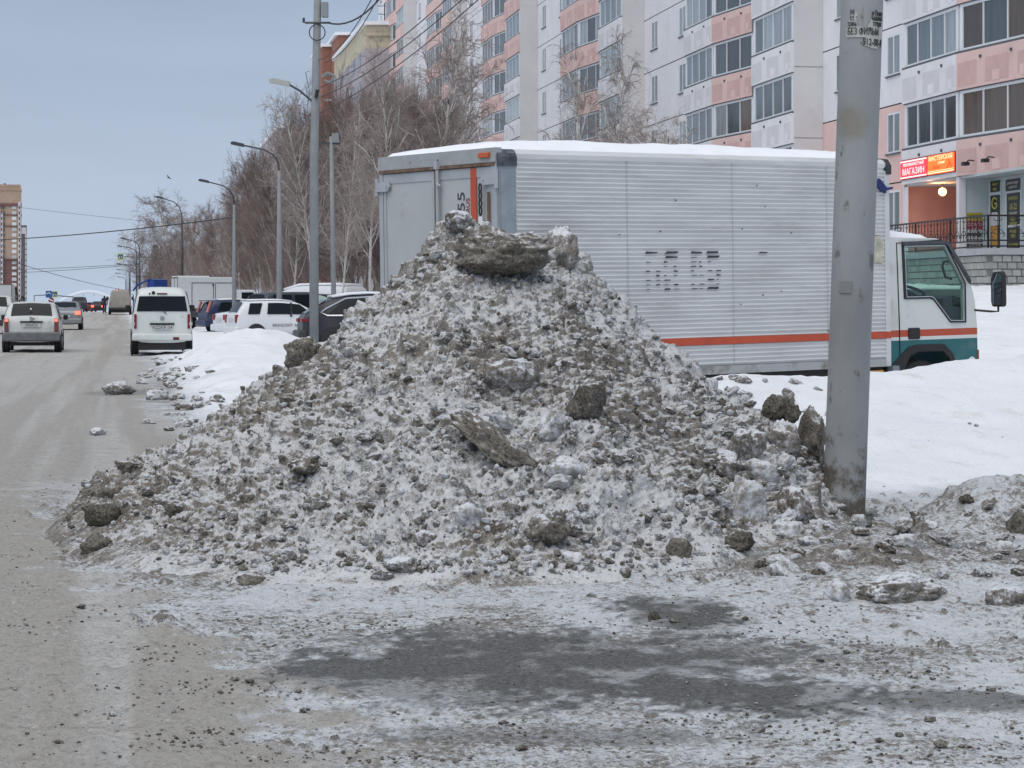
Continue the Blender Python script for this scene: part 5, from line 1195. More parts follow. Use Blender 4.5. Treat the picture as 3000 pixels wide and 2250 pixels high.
# dark crossover whose tail shows left of the heap
c = Car([(0, .75), (.02, .98), (.06, 1.08), (.62, 1.46), (.95, 1.57), (1.9, 1.62), (2.8, 1.55), (3.55, 1.12), (4.4, 1.0), (4.6, .75)], 1.06, .92, .34)
p = gpos(880, 60)
r = make_car('dark_crossover', (p[0] - .1, p[1] + .9, .17), head(10), 'dark crossover with chrome window line partly hidden by the heap', 'car', BLACKP, c, [(.62, 1.1, 1.85, 1.85), (1.95, 1.95, 2.85, 3.2)], (.09, .60, .84), (2.85, 3.5, .88), (.85, 3.6), .36, (-.02, .40, .93, .90, 1.0), LENS, (-.10, .14, -.90, .90, .36, .70, DARK), None, snow=(.78, 2.6, .05))
m = MB(); pts = [c.side(1.9, .03, -1), c.side(.62, .03, -1), c.side(.46, .35, -1), c.side(.60, .55, -1), c.side(1.1, .95, -1), c.side(1.9, .98, -1), c.side(2.7, .95, -1)]; m.tube([(a, b - .008, z) for a, b, z in pts], .02, 6); m.build('chrome_line', M('chrome_line', (.7, .72, .74), .25, .7), r)
for s in (-1,): box('rear_lamp_tip', LENS, r, .02, .42, s * .935 - .012, s * .935 + .012, .92, .985, .006)
# white estate car beside it
c = Car([(0, .75), (.02, .95), (.06, 1.02), (.30, 1.42), (.50, 1.48), (1.6, 1.50), (2.3, 1.44), (3.1, .98), (4.0, .86), (4.2, .65)], .97, .84, .28)
p = gpos(672, 84)
r = make_car('parked_estate', (p[0] - .05, p[1] + .8, .2), head(21), 'white estate car parked behind the snow bank with tinted windows', 'car', CARW, c, [(.42, .52, .98, .85), (1.12, 1.18, 1.98, 1.98), (2.04, 2.04, 2.36, 2.82)], (.08, .30, .88), (2.4, 3.05, .88), (.72, 3.2), .30, (-.02, .66, .85, .70, .98), LENS, (-.08, .12, -.84, .84, .32, .56, CARW), (-.01, .8), snow=(.5, 2.1, .03))
m = MB(); a = c.side(1.99, .0, -1); b = c.side(2.02, 1.0, -1); m.tube([(a[0], a[1] - .01, a[2] - .05), (b[0], b[1] - .01, b[2])], .04, 5); m.build('door_pillar', BLACK, r)
text('door_lettering', 'МОНОЛИТ. МАСТЕР', .14, PRINT, r, frame_mat((2.0, -.862, .60), (1, 0, 0), (0, 0, 1)))
# white saloon between van and estate
c = Car([(0, .7), (.03, .93), (.1, 1.0), (.55, 1.06), (.75, 1.08), (1.35, 1.38), (1.7, 1.42), (2.5, 1.38), (3.2, 1.0), (4.2, .85), (4.4, .65)], .95, .85, .26)
p = gpos(628, 96)
r = make_car('parked_saloon', (p[0] + .1, p[1] + .7, .2), head(27), 'white saloon with red tail lamp behind the white parked estate', 'car', CARW, c, [(1.1, 1.42, 2.0, 1.95), (2.05, 2.05, 2.55, 3.0)], (.78, 1.32, .86), (2.55, 3.15, .88), (.85, 3.5), .30, (-.02, .52, .86, .74, .95), LENS, (-.08, .12, -.85, .85, .30, .56, CARW), (-.02, .75), snow=(1.35, 2.4, .04))
# blue off-roader
c = Car([(0, .8), (.02, 1.0), (.08, 1.1), (.28, 1.56), (.5, 1.64), (1.8, 1.67), (2.7, 1.58), (3.4, 1.12), (4.3, 1.0), (4.5, .75)], 1.08, .89, .34)
p = gpos(580, 117)
r = make_car('blue_crossover', (p[0] + .1, p[1] + .8, .15), head(24), 'navy blue crossover with tall pink tail lamp behind the white van', 'car', NAVY, c, [(.55, .75, 1.35, 1.45), (1.5, 1.45, 2.6, 3.1)], (.10, .27, .85), (2.75, 3.35, .88), (.85, 3.5), .35, None, LENS, (-.1, .12, -.88, .88, .36, .66, NAVY), None, snow=(.7, 2.6, .05))
for s in (-1, 1): 
    m = MB(); a = Vector((-.0, s * .86, 1.05)); b = Vector((.2, s * .77, 1.58)); m.tube([a, b], .065, 6); m.build('tail_lamp', LENSOFF, r)
box('roof_spoiler', BLACK, r, -.02, .35, -.62, .62, 1.60, 1.64, .01)
# dark blue-grey people carrier
c = Car([(0, .9), (.02, 1.1), (.06, 1.3), (.16, 1.76), (.36, 1.86), (2.7, 1.88), (3.3, 1.74), (3.95, 1.15), (4.5, 1.0), (4.7, .7)], 1.2, .88, .34)
p = gpos(724, 98)
r = make_car('dark_minivan', (p[0] + .2, p[1] + .6, .2), head(40), 'dark blue-grey minivan with pale green windscreen behind the parked estate', 'van', GREYV, c, [(.45, .5, 1.4, 1.4), (1.55, 1.55, 2.6, 2.6)], (.065, .16, .86), (3.3, 3.9, .9), (.9, 3.6), .33, (-.02, .75, .87, .95, 1.4), LENS)
side_glass(c, r, (2.72, 2.72, 3.12, 3.62), M('frosted_green_glass', (.42, .58, .54), .3))
# white high-roof van facing the other way
c = Car([(0, .9), (.02, 1.3), (.06, 2.05), (.2, 2.2), (.5, 2.26), (2.9, 2.26), (3.6, 2.18), (4.2, 1.9), (4.9, 1.25), (5.4, 1.05), (5.5, .7)], 1.25, .98, .4)
p = gpos(1050, 110)
r = make_car('high_roof_van', (p[0], p[1] - .2, .2), head(144), 'white high-roof van with snowy roof behind pole and dark minivan', 'van', CARW, c, [(4.0, 4.0, 4.3, 4.7)], None, (4.25, 4.85, .9), (1.0, 4.4), .35, (-.02, .9, .97, 1.0, 1.5), LENS, snow=(.3, 3.9, .10))
for sg in (-1, 1): 
    m = MB(); pts = [c.side(x, .62, sg) for x in (.2, 1.5, 3.0, 4.0)]; m.tube(pts, .018, 5); m.build('body_crease', BLACK, r)
# white delivery lorry with framed doors
p = gpos(506, 136)
box_lorry('delivery_lorry', (p[0], p[1] + .7, .25), head(17), 'white delivery lorry with black framed side doors parked behind the blue crossover', 2.4, 3.3, 1.05, 2.92, LW, CARW, 1.7, 2.2, doors=True)
# blue lorry cab with wind deflector behind the white van
p = gpos(452, 128)
r = empty('blue_lorry', (p[0], p[1], .3), head(150), 'blue lorry cab roof and wind deflector just above the white van', 'truck')
BLU = M('bright_blue_paint', (.01, .045, .26), .4)
o = MB().prism([(-.5, .5), (-.5, 2.1), (.1, 2.15), (.75, 1.5), (.85, .5)], 1, -.85, .85).build('cab', BLU, r)
MB().prism([(-.45, 2.15), (-.45, 2.62), (-.1, 2.66), (.0, 2.5), (.05, 2.15)], 1, -.55, .55).build('wind_deflector', BLU, r)
m = MB(); m.tube([(-.1, .6, 2.6), (.6, .62, 2.35), (.95, .6, 2.05)], .05, 6); m.build('strut', BLU, r)
MB().box(-2.6, -.55, -.8, .8, .6, 1.1).build('load_bed', GREYV, r)
for x in (-1.9, .3):
    for y in (-.7, .7): wheel(r, x, y, .38, .22)
# walker far off on the road
p = gpos(306, 225)
def person():
    me = bpy.data.meshes.new('person'); bm = bmesh.new()
    J = {'pel': (0, 0, .92, .15), 'che': (0, 0, 1.30, .19), 'nec': (0, 0, 1.47, .08), 'hea': (0, 0, 1.60, .10), 'top': (0, 0, 1.72, .075)}
    for s in (-1, 1):
        J['hip%d' % s] = (s * .10, 0, .86, .11); J['kne%d' % s] = (s * .11, -.04 * s, .48, .08); J['ank%d' % s] = (s * .11, .05 * s, .09, .055); J['toe%d' % s] = (s * .12, .05 * s + .14, .045, .045)
        J['sho%d' % s] = (s * .20, 0, 1.40, .085); J['elb%d' % s] = (s * .26, -.02, 1.12, .065); J['wri%d' % s] = (s * .25, .06, .87, .05); J['han%d' % s] = (s * .24, .09, .78, .045)
    E = [('pel', 'che'), ('che', 'nec'), ('nec', 'hea'), ('hea', 'top')] + [(a % s, b % s) for s in (-1, 1) for a, b in (('hip%d', 'kne%d'), ('kne%d', 'ank%d'), ('ank%d', 'toe%d'), ('sho%d', 'elb%d'), ('elb%d', 'wri%d'), ('wri%d', 'han%d'))] + [('pel', 'hip%d' % s) for s in (-1, 1)] + [('che', 'sho%d' % s) for s in (-1, 1)]
    ks = list(J); V = {q: bm.verts.new(J[q][:3]) for q in ks}
    for a, b in E: bm.edges.new((V[a], V[b]))
    bm.to_mesh(me); bm.free(); me.materials.append(M('dark_winter_clothes', (.02, .025, .035), .8))
    o = obj('person', me, None, 'person in dark winter clothes walking far up the road', 'person', loc=p, rot=(0, 0, SA))
    md = o.modifiers.new('skin', 'SKIN'); md.use_smooth_shade = True
    for i, q in enumerate(ks): me.skin_vertices[0].data[i].radius = (J[q][3], J[q][3]); me.skin_vertices[0].data[i].use_root = q == 'pel'
    md = o.modifiers.new('s', 'SUBSURF'); md.levels = 1; md.render_levels = 1
person()

# ------------------------------------------------------------------ lamp posts, wires, signs along the street
CONC = M('concrete_mast', (.23, .245, .255), .8, var=.10, vscale=3, dirt=((.16, .16, .16), 4, .6, .8)); DKST = M('dark_steel', (.06, .065, .075), .5, .3)
LAMPS = [  # pole x, depth, lamp head pixel, pole r, label, straight arm
    (920, 60, (842, 245), .115, 'nearest concrete street lamp mast with fuse box and cable loops', True, -60),
    (818, 86, (709, 425), .10, 'second street lamp with long curved arm left of the nearest mast', False, 500),
    (686, 112, (607, 532), .10, 'third street lamp with curved arm before the brown trees', False, 600),
    (533, 150, (475, 580), .10, 'fourth street lamp with curved arm among the left birches', False, 645),
    (409, 214, (366, 700), .09, 'fifth street lamp with curved arm left of the trees', False, 735),
    (400, 250, (355, 722), .09, 'sixth street lamp just below the fifth one', False, 745),
    (381, 300, (351, 774), .09, 'seventh small street lamp under the crossing sign', False, 790),
    (378, 345, (349, 790), .09, 'eighth tiny street lamp far down the row', False, 800),
    (372, 400, (344, 801), .09, 'ninth tiny street lamp farthest down the row', False, 812),
    (368, 450, (350, 812), .09, 'tenth tiny street lamp at the end of the row', False, 820)]
for i, (x, Y, lp_, rad, lab, straight, ytop) in enumerate(LAMPS):
    b = px(x, HZ, Y); b.z = gz(b.x, Y) if Y < 300 else .6
    r = empty('street_lamp', b, 0, lab, 'street lamp', 'lamps along the street')
    top = px(x + (12 if i == 0 else 0), ytop, Y); h = top.z - b.z; hd = px(*lp_, Y); dx = hd.x - b.x; hz = hd.z - b.z
    m = MB(); m.tube([(0, 0, -.3), (0, 0, h * .5), (top.x - b.x, 0, h)], [rad * 1.05, rad * .95, rad * .8 if i == 0 else rad * .6], 12); m.build('mast', CONC if i < 3 else DKST, r, smooth=True)
    m = MB()
    if straight: m.tube([(.02, 0, hz - .5), (dx * .55, 0, hz - .17), (dx, 0, hz)], .03, 6)
    else: m.tube([(0, 0, h - .02), (dx * .03, 0, h + (hz - h) * .35), (dx * .16, 0, h + (hz - h) * .62), (dx * .4, 0, h + (hz - h) * .82), (dx, 0, hz)], .035 if Y < 200 else .045, 6)
    m.build('lamp_arm', DKST, r)
    s = .34 if i == 0 else .30
    m = MB(); m.prism([(dx + .06, hz - .07), (dx + .06, hz + .05), (dx - s, hz + .13), (dx - s * 1.35, hz + .10), (dx - s * 1.3, hz + .02)], 1, -.11, .11); m.build('lamp_head', M('pale_lamp_head', (.40, .41, .38), .6) if i == 0 else DKST, r)
    if i == 0:
        box('fuse_box', M('fuse_box_grey', (.24, .26, .27), .6), r, .20, .36, -.18, .05, px(0, 52, Y).z - b.z, px(0, 8, Y).z - b.z, .01)
        m = MB(); zc = px(0, 68, Y).z - b.z; m.tube([(-.22, -.1, zc), (.42, -.1, zc)], .03, 6); m.tube([(-.25, -.1, zc), (-.25, -.1, zc + .12)], .035, 6); m.build('cable_bracket', DKST, r)
        m = MB(); zc = px(0, 97, Y).z - b.z; m.tube([(.09 + .20 * math.cos(a), -.14, zc + .20 * math.sin(a)) for a in [q * math.pi / 8 for q in range(-11, 5)]], .014, 5); m.tube([(-.1, -.14, px(0, 210, Y).z - b.z), (-.2, -.14, px(0, 214, Y).z - b.z), (-.12, -.14, px(0, 260, Y).z - b.z)], .008, 4); m.build('cable_loop', BLACK, r)
        m = MB(); zc = px(0, 276, Y).z - b.z; m.tube([(.06, -.12, zc - .1), (.1, -.12, zc + .1)], .05, 6); m.build('arm_clamp', BLACK, r)
        m = MB(); zc = px(0, 225, Y).z - b.z; m.tube([(.2, 0, zc), (.35, 0, zc + .1), (.5, 0, zc + .02), (.42, 0, zc - .15), (.25, 0, zc - .1)], .05, 6); m.build('snowy_bracket', CONC, r)
# plain electricity masts
for x, Y, yt, lab in ((979, 96, 400, 'thin concrete mast right of the nearest street lamp'), (424, 210, 800, 'short grey mast by the far verge'),):
    b = px(x, HZ, Y); b.z = gz(b.x, Y); t = px(x - 8, yt, Y); r = empty('concrete_mast', b, 0, lab, 'mast')
    MB().tube([(0, 0, -.2), (t.x - b.x, 0, t.z - b.z)], [.11, .085], 10).build('mast', CONC, r, smooth=True)
    MB().box(-.42 + t.x - b.x, .35 + t.x - b.x, -.06, .06, t.z - b.z - .32, t.z - b.z - .24).build('cross_arm', DKST, r)
    MB().box(.02 + t.x - b.x, .3 + t.x - b.x, -.12, .02, t.z - b.z - .25, t.z - b.z + .12).build('fuse_box', CONC, r)
WIRE = M('black_cable', (.02, .02, .023), .6)
def wire(a, b, sag, rad, label):
    a = Vector(a); b = Vector(b); n = 16; m = MB(); q = []
    for i in range(n + 1):
        t = i / n; p_ = a.lerp(b, t); p_.z -= sag * 4 * t * (1 - t); q.append(p_)
    m.tube(q, rad, 5, caps=False); m.build('overhead_wire', WIRE, None, label=label, cat='wire', group='overhead wires')
wire(px(958, 66, 60), px(1290, -330, 50), .9, .022, 'thick black cable sagging up and right from the nearest lamp mast')
for (x0, y0, x1, y1, Y0, Y1, lab) in ((935, 175, 1095, -15, 60, 45, 'left one of the two thin steep wires by the brick roof'), (950, 185, 1112, -15, 60, 45, 'right one of the two thin steep wires by the brick roof'),
        (940, 255, 1420, -110, 60, 40, 'upper slanting wire crossing the yellow roof'), (940, 285, 1470, -110, 60, 40, 'middle slanting wire crossing the yellow roof'), (940, 330, 1540, -130, 60, 40, 'lower slanting wire crossing the balconies')):
    wire(px(x0, y0, Y0), px(x1, y1, Y1), .25, .011, lab)
wire(px(-400, 705, 190), px(690, 636, 112), .5, .03, 'dark cable spanning the road in front of the far trees')
wire(px(-300, 640, 200), px(381, 852, 330), .8, .03, 'cable running down from upper left to the far crossing')
wire(px(-200, 792, 260), px(410, 772, 214), .2, .022, 'upper of two faint wires below the crossing sign'); wire(px(-200, 806, 260), px(410, 775, 214), .2, .022, 'lower of two faint wires below the crossing sign')
wire(px(-200, 575, 200), px(500, 655, 190), .1, .012, 'faint thin wire high over the left of the road')
# pedestrian crossing sign on a long bracket
SB = M('sign_blue', (.01, .09, .30), .5); SY = M('fluorescent_border', (.50, .65, .12), .5)
def crossing_sign(c, w_, lab, Y, border=SY):
    r = empty('crossing_sign', c, 0, lab, 'road sign')
    MB().box(-w_ / 2, w_ / 2, 0, .03, -w_ / 2, w_ / 2).build('border', border, r); k_ = w_ * .36
    f = MB().box(-k_, k_, -.02, -.002, -k_, k_).build('blue_field', SB, r)
    MB().prism([(-k_ * .85, -k_ * .8), (k_ * .85, -k_ * .8), (0, k_ * .85)], 1, -.035, -.022).build('white_triangle', WHITE, f)
    m = MB(); m.tube([(-.06, -.045, -k_ * .7), (.0, -.045, -k_ * .1), (.0, -.045, k_ * .25)], .035, 5); m.tube([(.0, -.045, -k_ * .1), (.1, -.045, -k_ * .7)], .035, 5); m.disc((.01, -.045, k_ * .42), (0, 1, 0), .05, .02, 8); m.build('walking_figure', BLACK, f)
    return r
r = crossing_sign(px(353, 752, 214), .60, 'pedestrian crossing sign with yellow-green border hanging over the road', 214)
MB().tube([(.3, 0, .0), (2.6, 0, -.05)], .035, 6).build('bracket', DKST, r)
r = crossing_sign(px(160, 862, 230), .62, 'yellow-green bordered crossing sign partly behind the blue arrow sign', 230)
c_ = px(143, 862, 228); r = empty('arrow_sign', c_, 0, 'square blue road sign with white arrow left of the silver saloon', 'road sign')
MB().box(-.29, .29, 0, .03, -.32, .32).build('plate', SB, r); MB().prism([(-.22, .02), (.02, .1), (.2, -.02), (.2, .06), (.02, .18), (-.22, .1)], 1, -.02, -.002).build('white_arrow', WHITE, r)
MB().tube([(.05, .05, -1.2), (.05, .05, .3)], .035, 6).build('pole', DKST, r)
c_ = px(150, 880, 226); r = empty('no_entry_sign', c_, 0, 'tilted red and white sign below the blue arrow sign', 'road sign')
MB().disc((0, 0, 0), (0, 1, .2), .27, .03, 16).build('red_disc', M('sign_red', (.25, .02, .03), .5), r); MB().prism([(-.25, .08), (-.2, .18), (.22, -.02), (.17, -.12)], 1, -.07, -.03).build('white_bar', WHITE, r)
MB().tube([(0, .05, -.9), (0, .05, .1)], .035, 6).build('pole', DKST, r)
# red traffic light over the far van
c_ = px(343, 853, 240); r = empty('traffic_light', c_, 0, 'glowing red traffic light above the beige panel van', 'traffic light')
bm = bmesh.new(); bmesh.ops.create_uvsphere(bm, u_segments=12, v_segments=8, radius=.16); me = bpy.data.meshes.new('red_lens'); bm.to_mesh(me); bm.free(); me.materials.append(M('red_signal', (1, .2, .15), .4, emit=(1, .3, .22), es=3)); obj('red_lens', me, r)
MB().box(-.17, .17, .1, .3, -.75, .22).build('housing', BLACK, r); MB().tube([(.1, .2, -.3), (1.6, .2, -.32), (1.6, .2, -3)], .05, 6).build('bracket', DKST, r)
# portal frame far off on the left
m = MB(); Y_ = 420; m.tube([px(100, 905, Y_), px(100, 866, Y_), px(140, 864, Y_), px(215, 870, Y_)], .09, 5); m.build('portal_frame', DKST, None, label='thin dark portal frame over the far crossing at left', cat='gantry')

# ------------------------------------------------------------------ far: arch bridge, towers, buildings
m = MB(); Y_ = 2600
pts = [px(170 + 180 * t, 0, Y_) for t in [i / 24 for i in range(25)]]
m.tube([(p_.x, Y_, px(0, 892 - 37 * math.sin(math.pi * (.04 + .92 * i / 24)), Y_).z) for i, p_ in enumerate(pts)], 2.0, 8); AR = m.build('bridge_arch', M('pale_bridge_steel', (.62, .68, .74), .6), None, smooth=True, label='pale steel arch of a far bridge on the horizon', cat='bridge')
m = MB()
for i in range(2, 24, 4): 
    p_ = pts[i]; zt = px(0, 892 - 37 * math.sin(math.pi * (.04 + .92 * i / 24)), Y_).z; m.tube([(p_.x, Y_, zt), (p_.x, Y_, zt - 4)], .5, 4)
m.build('hanger_stubs', M('bridge_grey', (.4, .46, .52), .7), AR)
BT = M('tan_brick', (.37, .265, .20), .85, var=.08, vscale=.3); BRD = M('dark_red_brick', (.16, .075, .07), .85, var=.1, vscale=.3); BW = M('white_trim_far', (.48, .47, .47), .8)
TY_ = 1180; s = TY_ / F
T = empty('tower_block', (px(20, HZ, TY_).x, TY_, -12), .205, 'tall tan and dark red brick tower at the left picture edge', 'tower block')
def tz(y): return CH + (HZ - y) * s + 12
def tx(x): return (x - 20) * s
MB().box(tx(-60), tx(62), 0, 18, 0, tz(760)).build('lower_storeys', BRD, T); MB().box(tx(-60), tx(62), 0, 18, tz(760), tz(550)).build('upper_storeys', BT, T)
for yy, hh in ((596, 8), (628, 3), (661, 3), (758, 4), (556, 2)): MB().box(tx(-60), tx(63), -.5, 18, tz(yy + hh), tz(yy)).build('brick_band', BRD if yy > 560 else BT, T)
MB().box(tx(52), tx(60), -.8, 2, 0, tz(590)).build('balcony_column', BW, T); MB().box(tx(2), tx(9), -.8, 2, 0, tz(622)).build('balcony_column', BW, T); MB().box(tx(-40), tx(60), 1, 17, tz(551), tz(540)).build('attic', BT, T); MB().box(tx(30), tx(62), .2, 10, tz(551), tz(548)).build('parapet', BT, T); MB().tube([(tx(14), 4, tz(545)), (tx(14), 4, tz(536))], .6, 6).build('vent', BRD, T)
wm = MB().box(-1.1, 1.1, -.25, .1, 0, 1.6).mesh('window', M('far_pane', (.50, .53, .55), .4, rand=.3))
vm_ = MB().box(-.28, .28, -.9, .1, 0, 1.5).mesh('window', M('far_dark_pane', (.07, .07, .08), .4))
for i in range(19):
    yy = 612 + i * 16.2
    o = obj('window', wm, T); o.location = (tx(41), 0, tz(yy)); o = obj('window', vm_, T); o.location = (tx(56), 0, tz(yy)); o = obj('window', vm_, T); o.location = (tx(12), 0, tz(yy)); o = obj('window', vm_, T); o.location = (tx(5), 0, tz(yy))
T2 = empty('slim_tower', (px(71, HZ, 1300).x, 1300, -12), .205, 'slim dark tower just right of the tan brick tower', 'tower block'); s2 = 1300 / F
MB().box(-7.5 * s2, 7.5 * s2, 0, 20, 0, CH + (HZ - 660) * s2 + 12).build('tower_body', M('tower_dark', (.10, .095, .10), .8, var=.25, vscale=.4), T2)
for i in range(14): MB().box(2.5 * s2, 6.5 * s2, -.5, .2, CH + (HZ - (684 + i * 16)) * s2 + 9.6, CH + (HZ - (684 + i * 16)) * s2 + 12).build('balcony', BW, T2)
MB().box(-7.5 * s2, 6 * s2, -.4, 5, CH + (HZ - 685) * s2 + 12, CH + (HZ - 666) * s2 + 12).build('crown', BW, T2)
# row of low dark shrubs and a fence line far left
# brick house, yellow attic house, pale panel house behind the trees
BR = M('orange_brick', (.30, .135, .095), .85, var=.08, vscale=.5); YE = M('yellow_plaster', (.52, .47, .345), .85, var=.08, vscale=.4, dirt=((.35, .30, .2), .8, .55, .7)); LIL = M('lilac_panel', (.43, .385, .41), .85, var=.06, vscale=.4)  # brick and yellow greyed, distance haze put into the colour
def house(name, xl, xr, ytop, Y, dep, mat, label, shear=True):
    """block whose near end faces the camera and whose long side runs up the street"""
    a = px(xl, ytop, Y); b = px(xr, ytop, Y); r = empty(name, (a.x, Y, 0), 0, label, 'building'); W_ = b.x - a.x; H_ = a.z
    d = SD * dep
    m = MB(); q = [Vector((0, 0, 0)), Vector((W_, 0, 0)), Vector((W_, 0, 0)) + d, d]; m.hexa([(p_.x, p_.y, 0) for p_ in q] + [(p_.x, p_.y, H_) for p_ in q]); m.build('walls', mat, r)
    m = MB(); m.hexa([(p_.x + (-.3 if i in (0, 3) else .3), p_.y + (-.3 if i < 2 else .3), H_) for i, p_ in enumerate(q)] + [(p_.x + (-.3 if i in (0, 3) else .3), p_.y + (-.3 if i < 2 else .3), H_ + .35) for i, p_ in enumerate(q)]); m.build('roof_slab', CLEANSNOW, r)
    return r, W_, H_, d
r, W_, H_, d = house('yellow_house', 1072, 1170, 73, 232, 34, YE, 'pale yellow topped block behind the trees left of the apartment block')
MB().box(-.05, W_ + .1, -.12, -.0, 0, (CH + (HZ - 142) * 232 / F)).build('lilac_end_wall', LIL, r); MB().box(3 * .05, W_ * .9, -.2, -.12, CH + (HZ - 105) * 232 / F, CH + (HZ - 96) * 232 / F).build('cornice', YE, r)
ztl = CH + (HZ - 142) * 232 / F; m = MB(); m.hexa([(-.06, -.06, 0), (0, 0, 0), (d.x, d.y, 0), (d.x - .06, d.y, 0), (-.06, -.06, ztl), (0, 0, ztl), (d.x, d.y, ztl), (d.x - .06, d.y, ztl)]); m.build('lilac_side_wall', LIL, r)
for i in range(9):
    z = CH + (HZ - 190) * 232 / F - i * 2.8
    for t in (.12, .3, .5, .7, .9):
        m = MB(); p0 = d * t; p1 = d * (t + .08); m.hexa([(p0.x - .1, p0.y, z), (p0.x, p0.y, z), (p1.x, p1.y, z), (p1.x - .1, p1.y, z), (p0.x - .1, p0.y, z + 1.6), (p0.x, p0.y, z + 1.6), (p1.x, p1.y, z + 1.6), (p1.x - .1, p1.y, z + 1.6)]); m.build('window', PANES[1], r)
m = MB(); m.tube([(1.5, 6, H_ + .3), (1.5, 6, H_ + 2.9)], .06, 5); m.tube([(.3, 6, H_ + 1.0), (3.2, 6, H_ + .9)], .05, 4); m.tube([(.9, 6, H_ + 1.8), (1.8, 6, H_ + 1.75)], .04, 4); m.tube([(.8, 6, H_ + 2.6), (1.8, 6, H_ + 2.6)], .04, 4); m.tube([(5, 6, H_ + .3), (5, 6, H_ + 2)], .06, 4); m.build('aerials', DKST, r)
r, W_, H_, d = house('brick_house', 990, 1060, 103, 275, 12, BR, 'orange-brown brick block top behind the nearest lamp mast'); 
r2, W2, H2, d2 = house('brick_wing', 944, 992, 137, 283, 14, BR, 'lower orange-brown brick wing left of the brick block'); 
m = MB(); m.box(.2, 3.5, -1.2, 0, H2 - 6.5, H2 - 6.3); m.box(.2, 3.5, -1.2, 0, H2 - 11, H2 - 10.8); m.build('balcony_slab', BW, r2)
r, W_, H_, d = house('pale_panel_house', 817, 905, 376, 300, 40, LIL, 'pale pinkish panel building end seen above the brown trees')
for i in range(6):
    z = H_ - 4.2 - i * 2.8; m = MB(); p0 = d * .05; p1 = d * .2
    m.hexa([(p0.x - .1, p0.y, z), (p0.x, p0.y, z), (p1.x, p1.y, z), (p1.x - .1, p1.y, z), (p0.x - .1, p0.y, z + 1.6), (p0.x, p0.y, z + 1.6), (p1.x, p1.y, z + 1.6), (p1.x - .1, p1.y, z + 1.6)]); m.build('window', PANES[1], r)
MB().box(0, W_, -.1, 0, H_ - 9.5, H_ - 6.8).build('teal_band', M('teal_wall', (.22, .30, .31), .8), r)

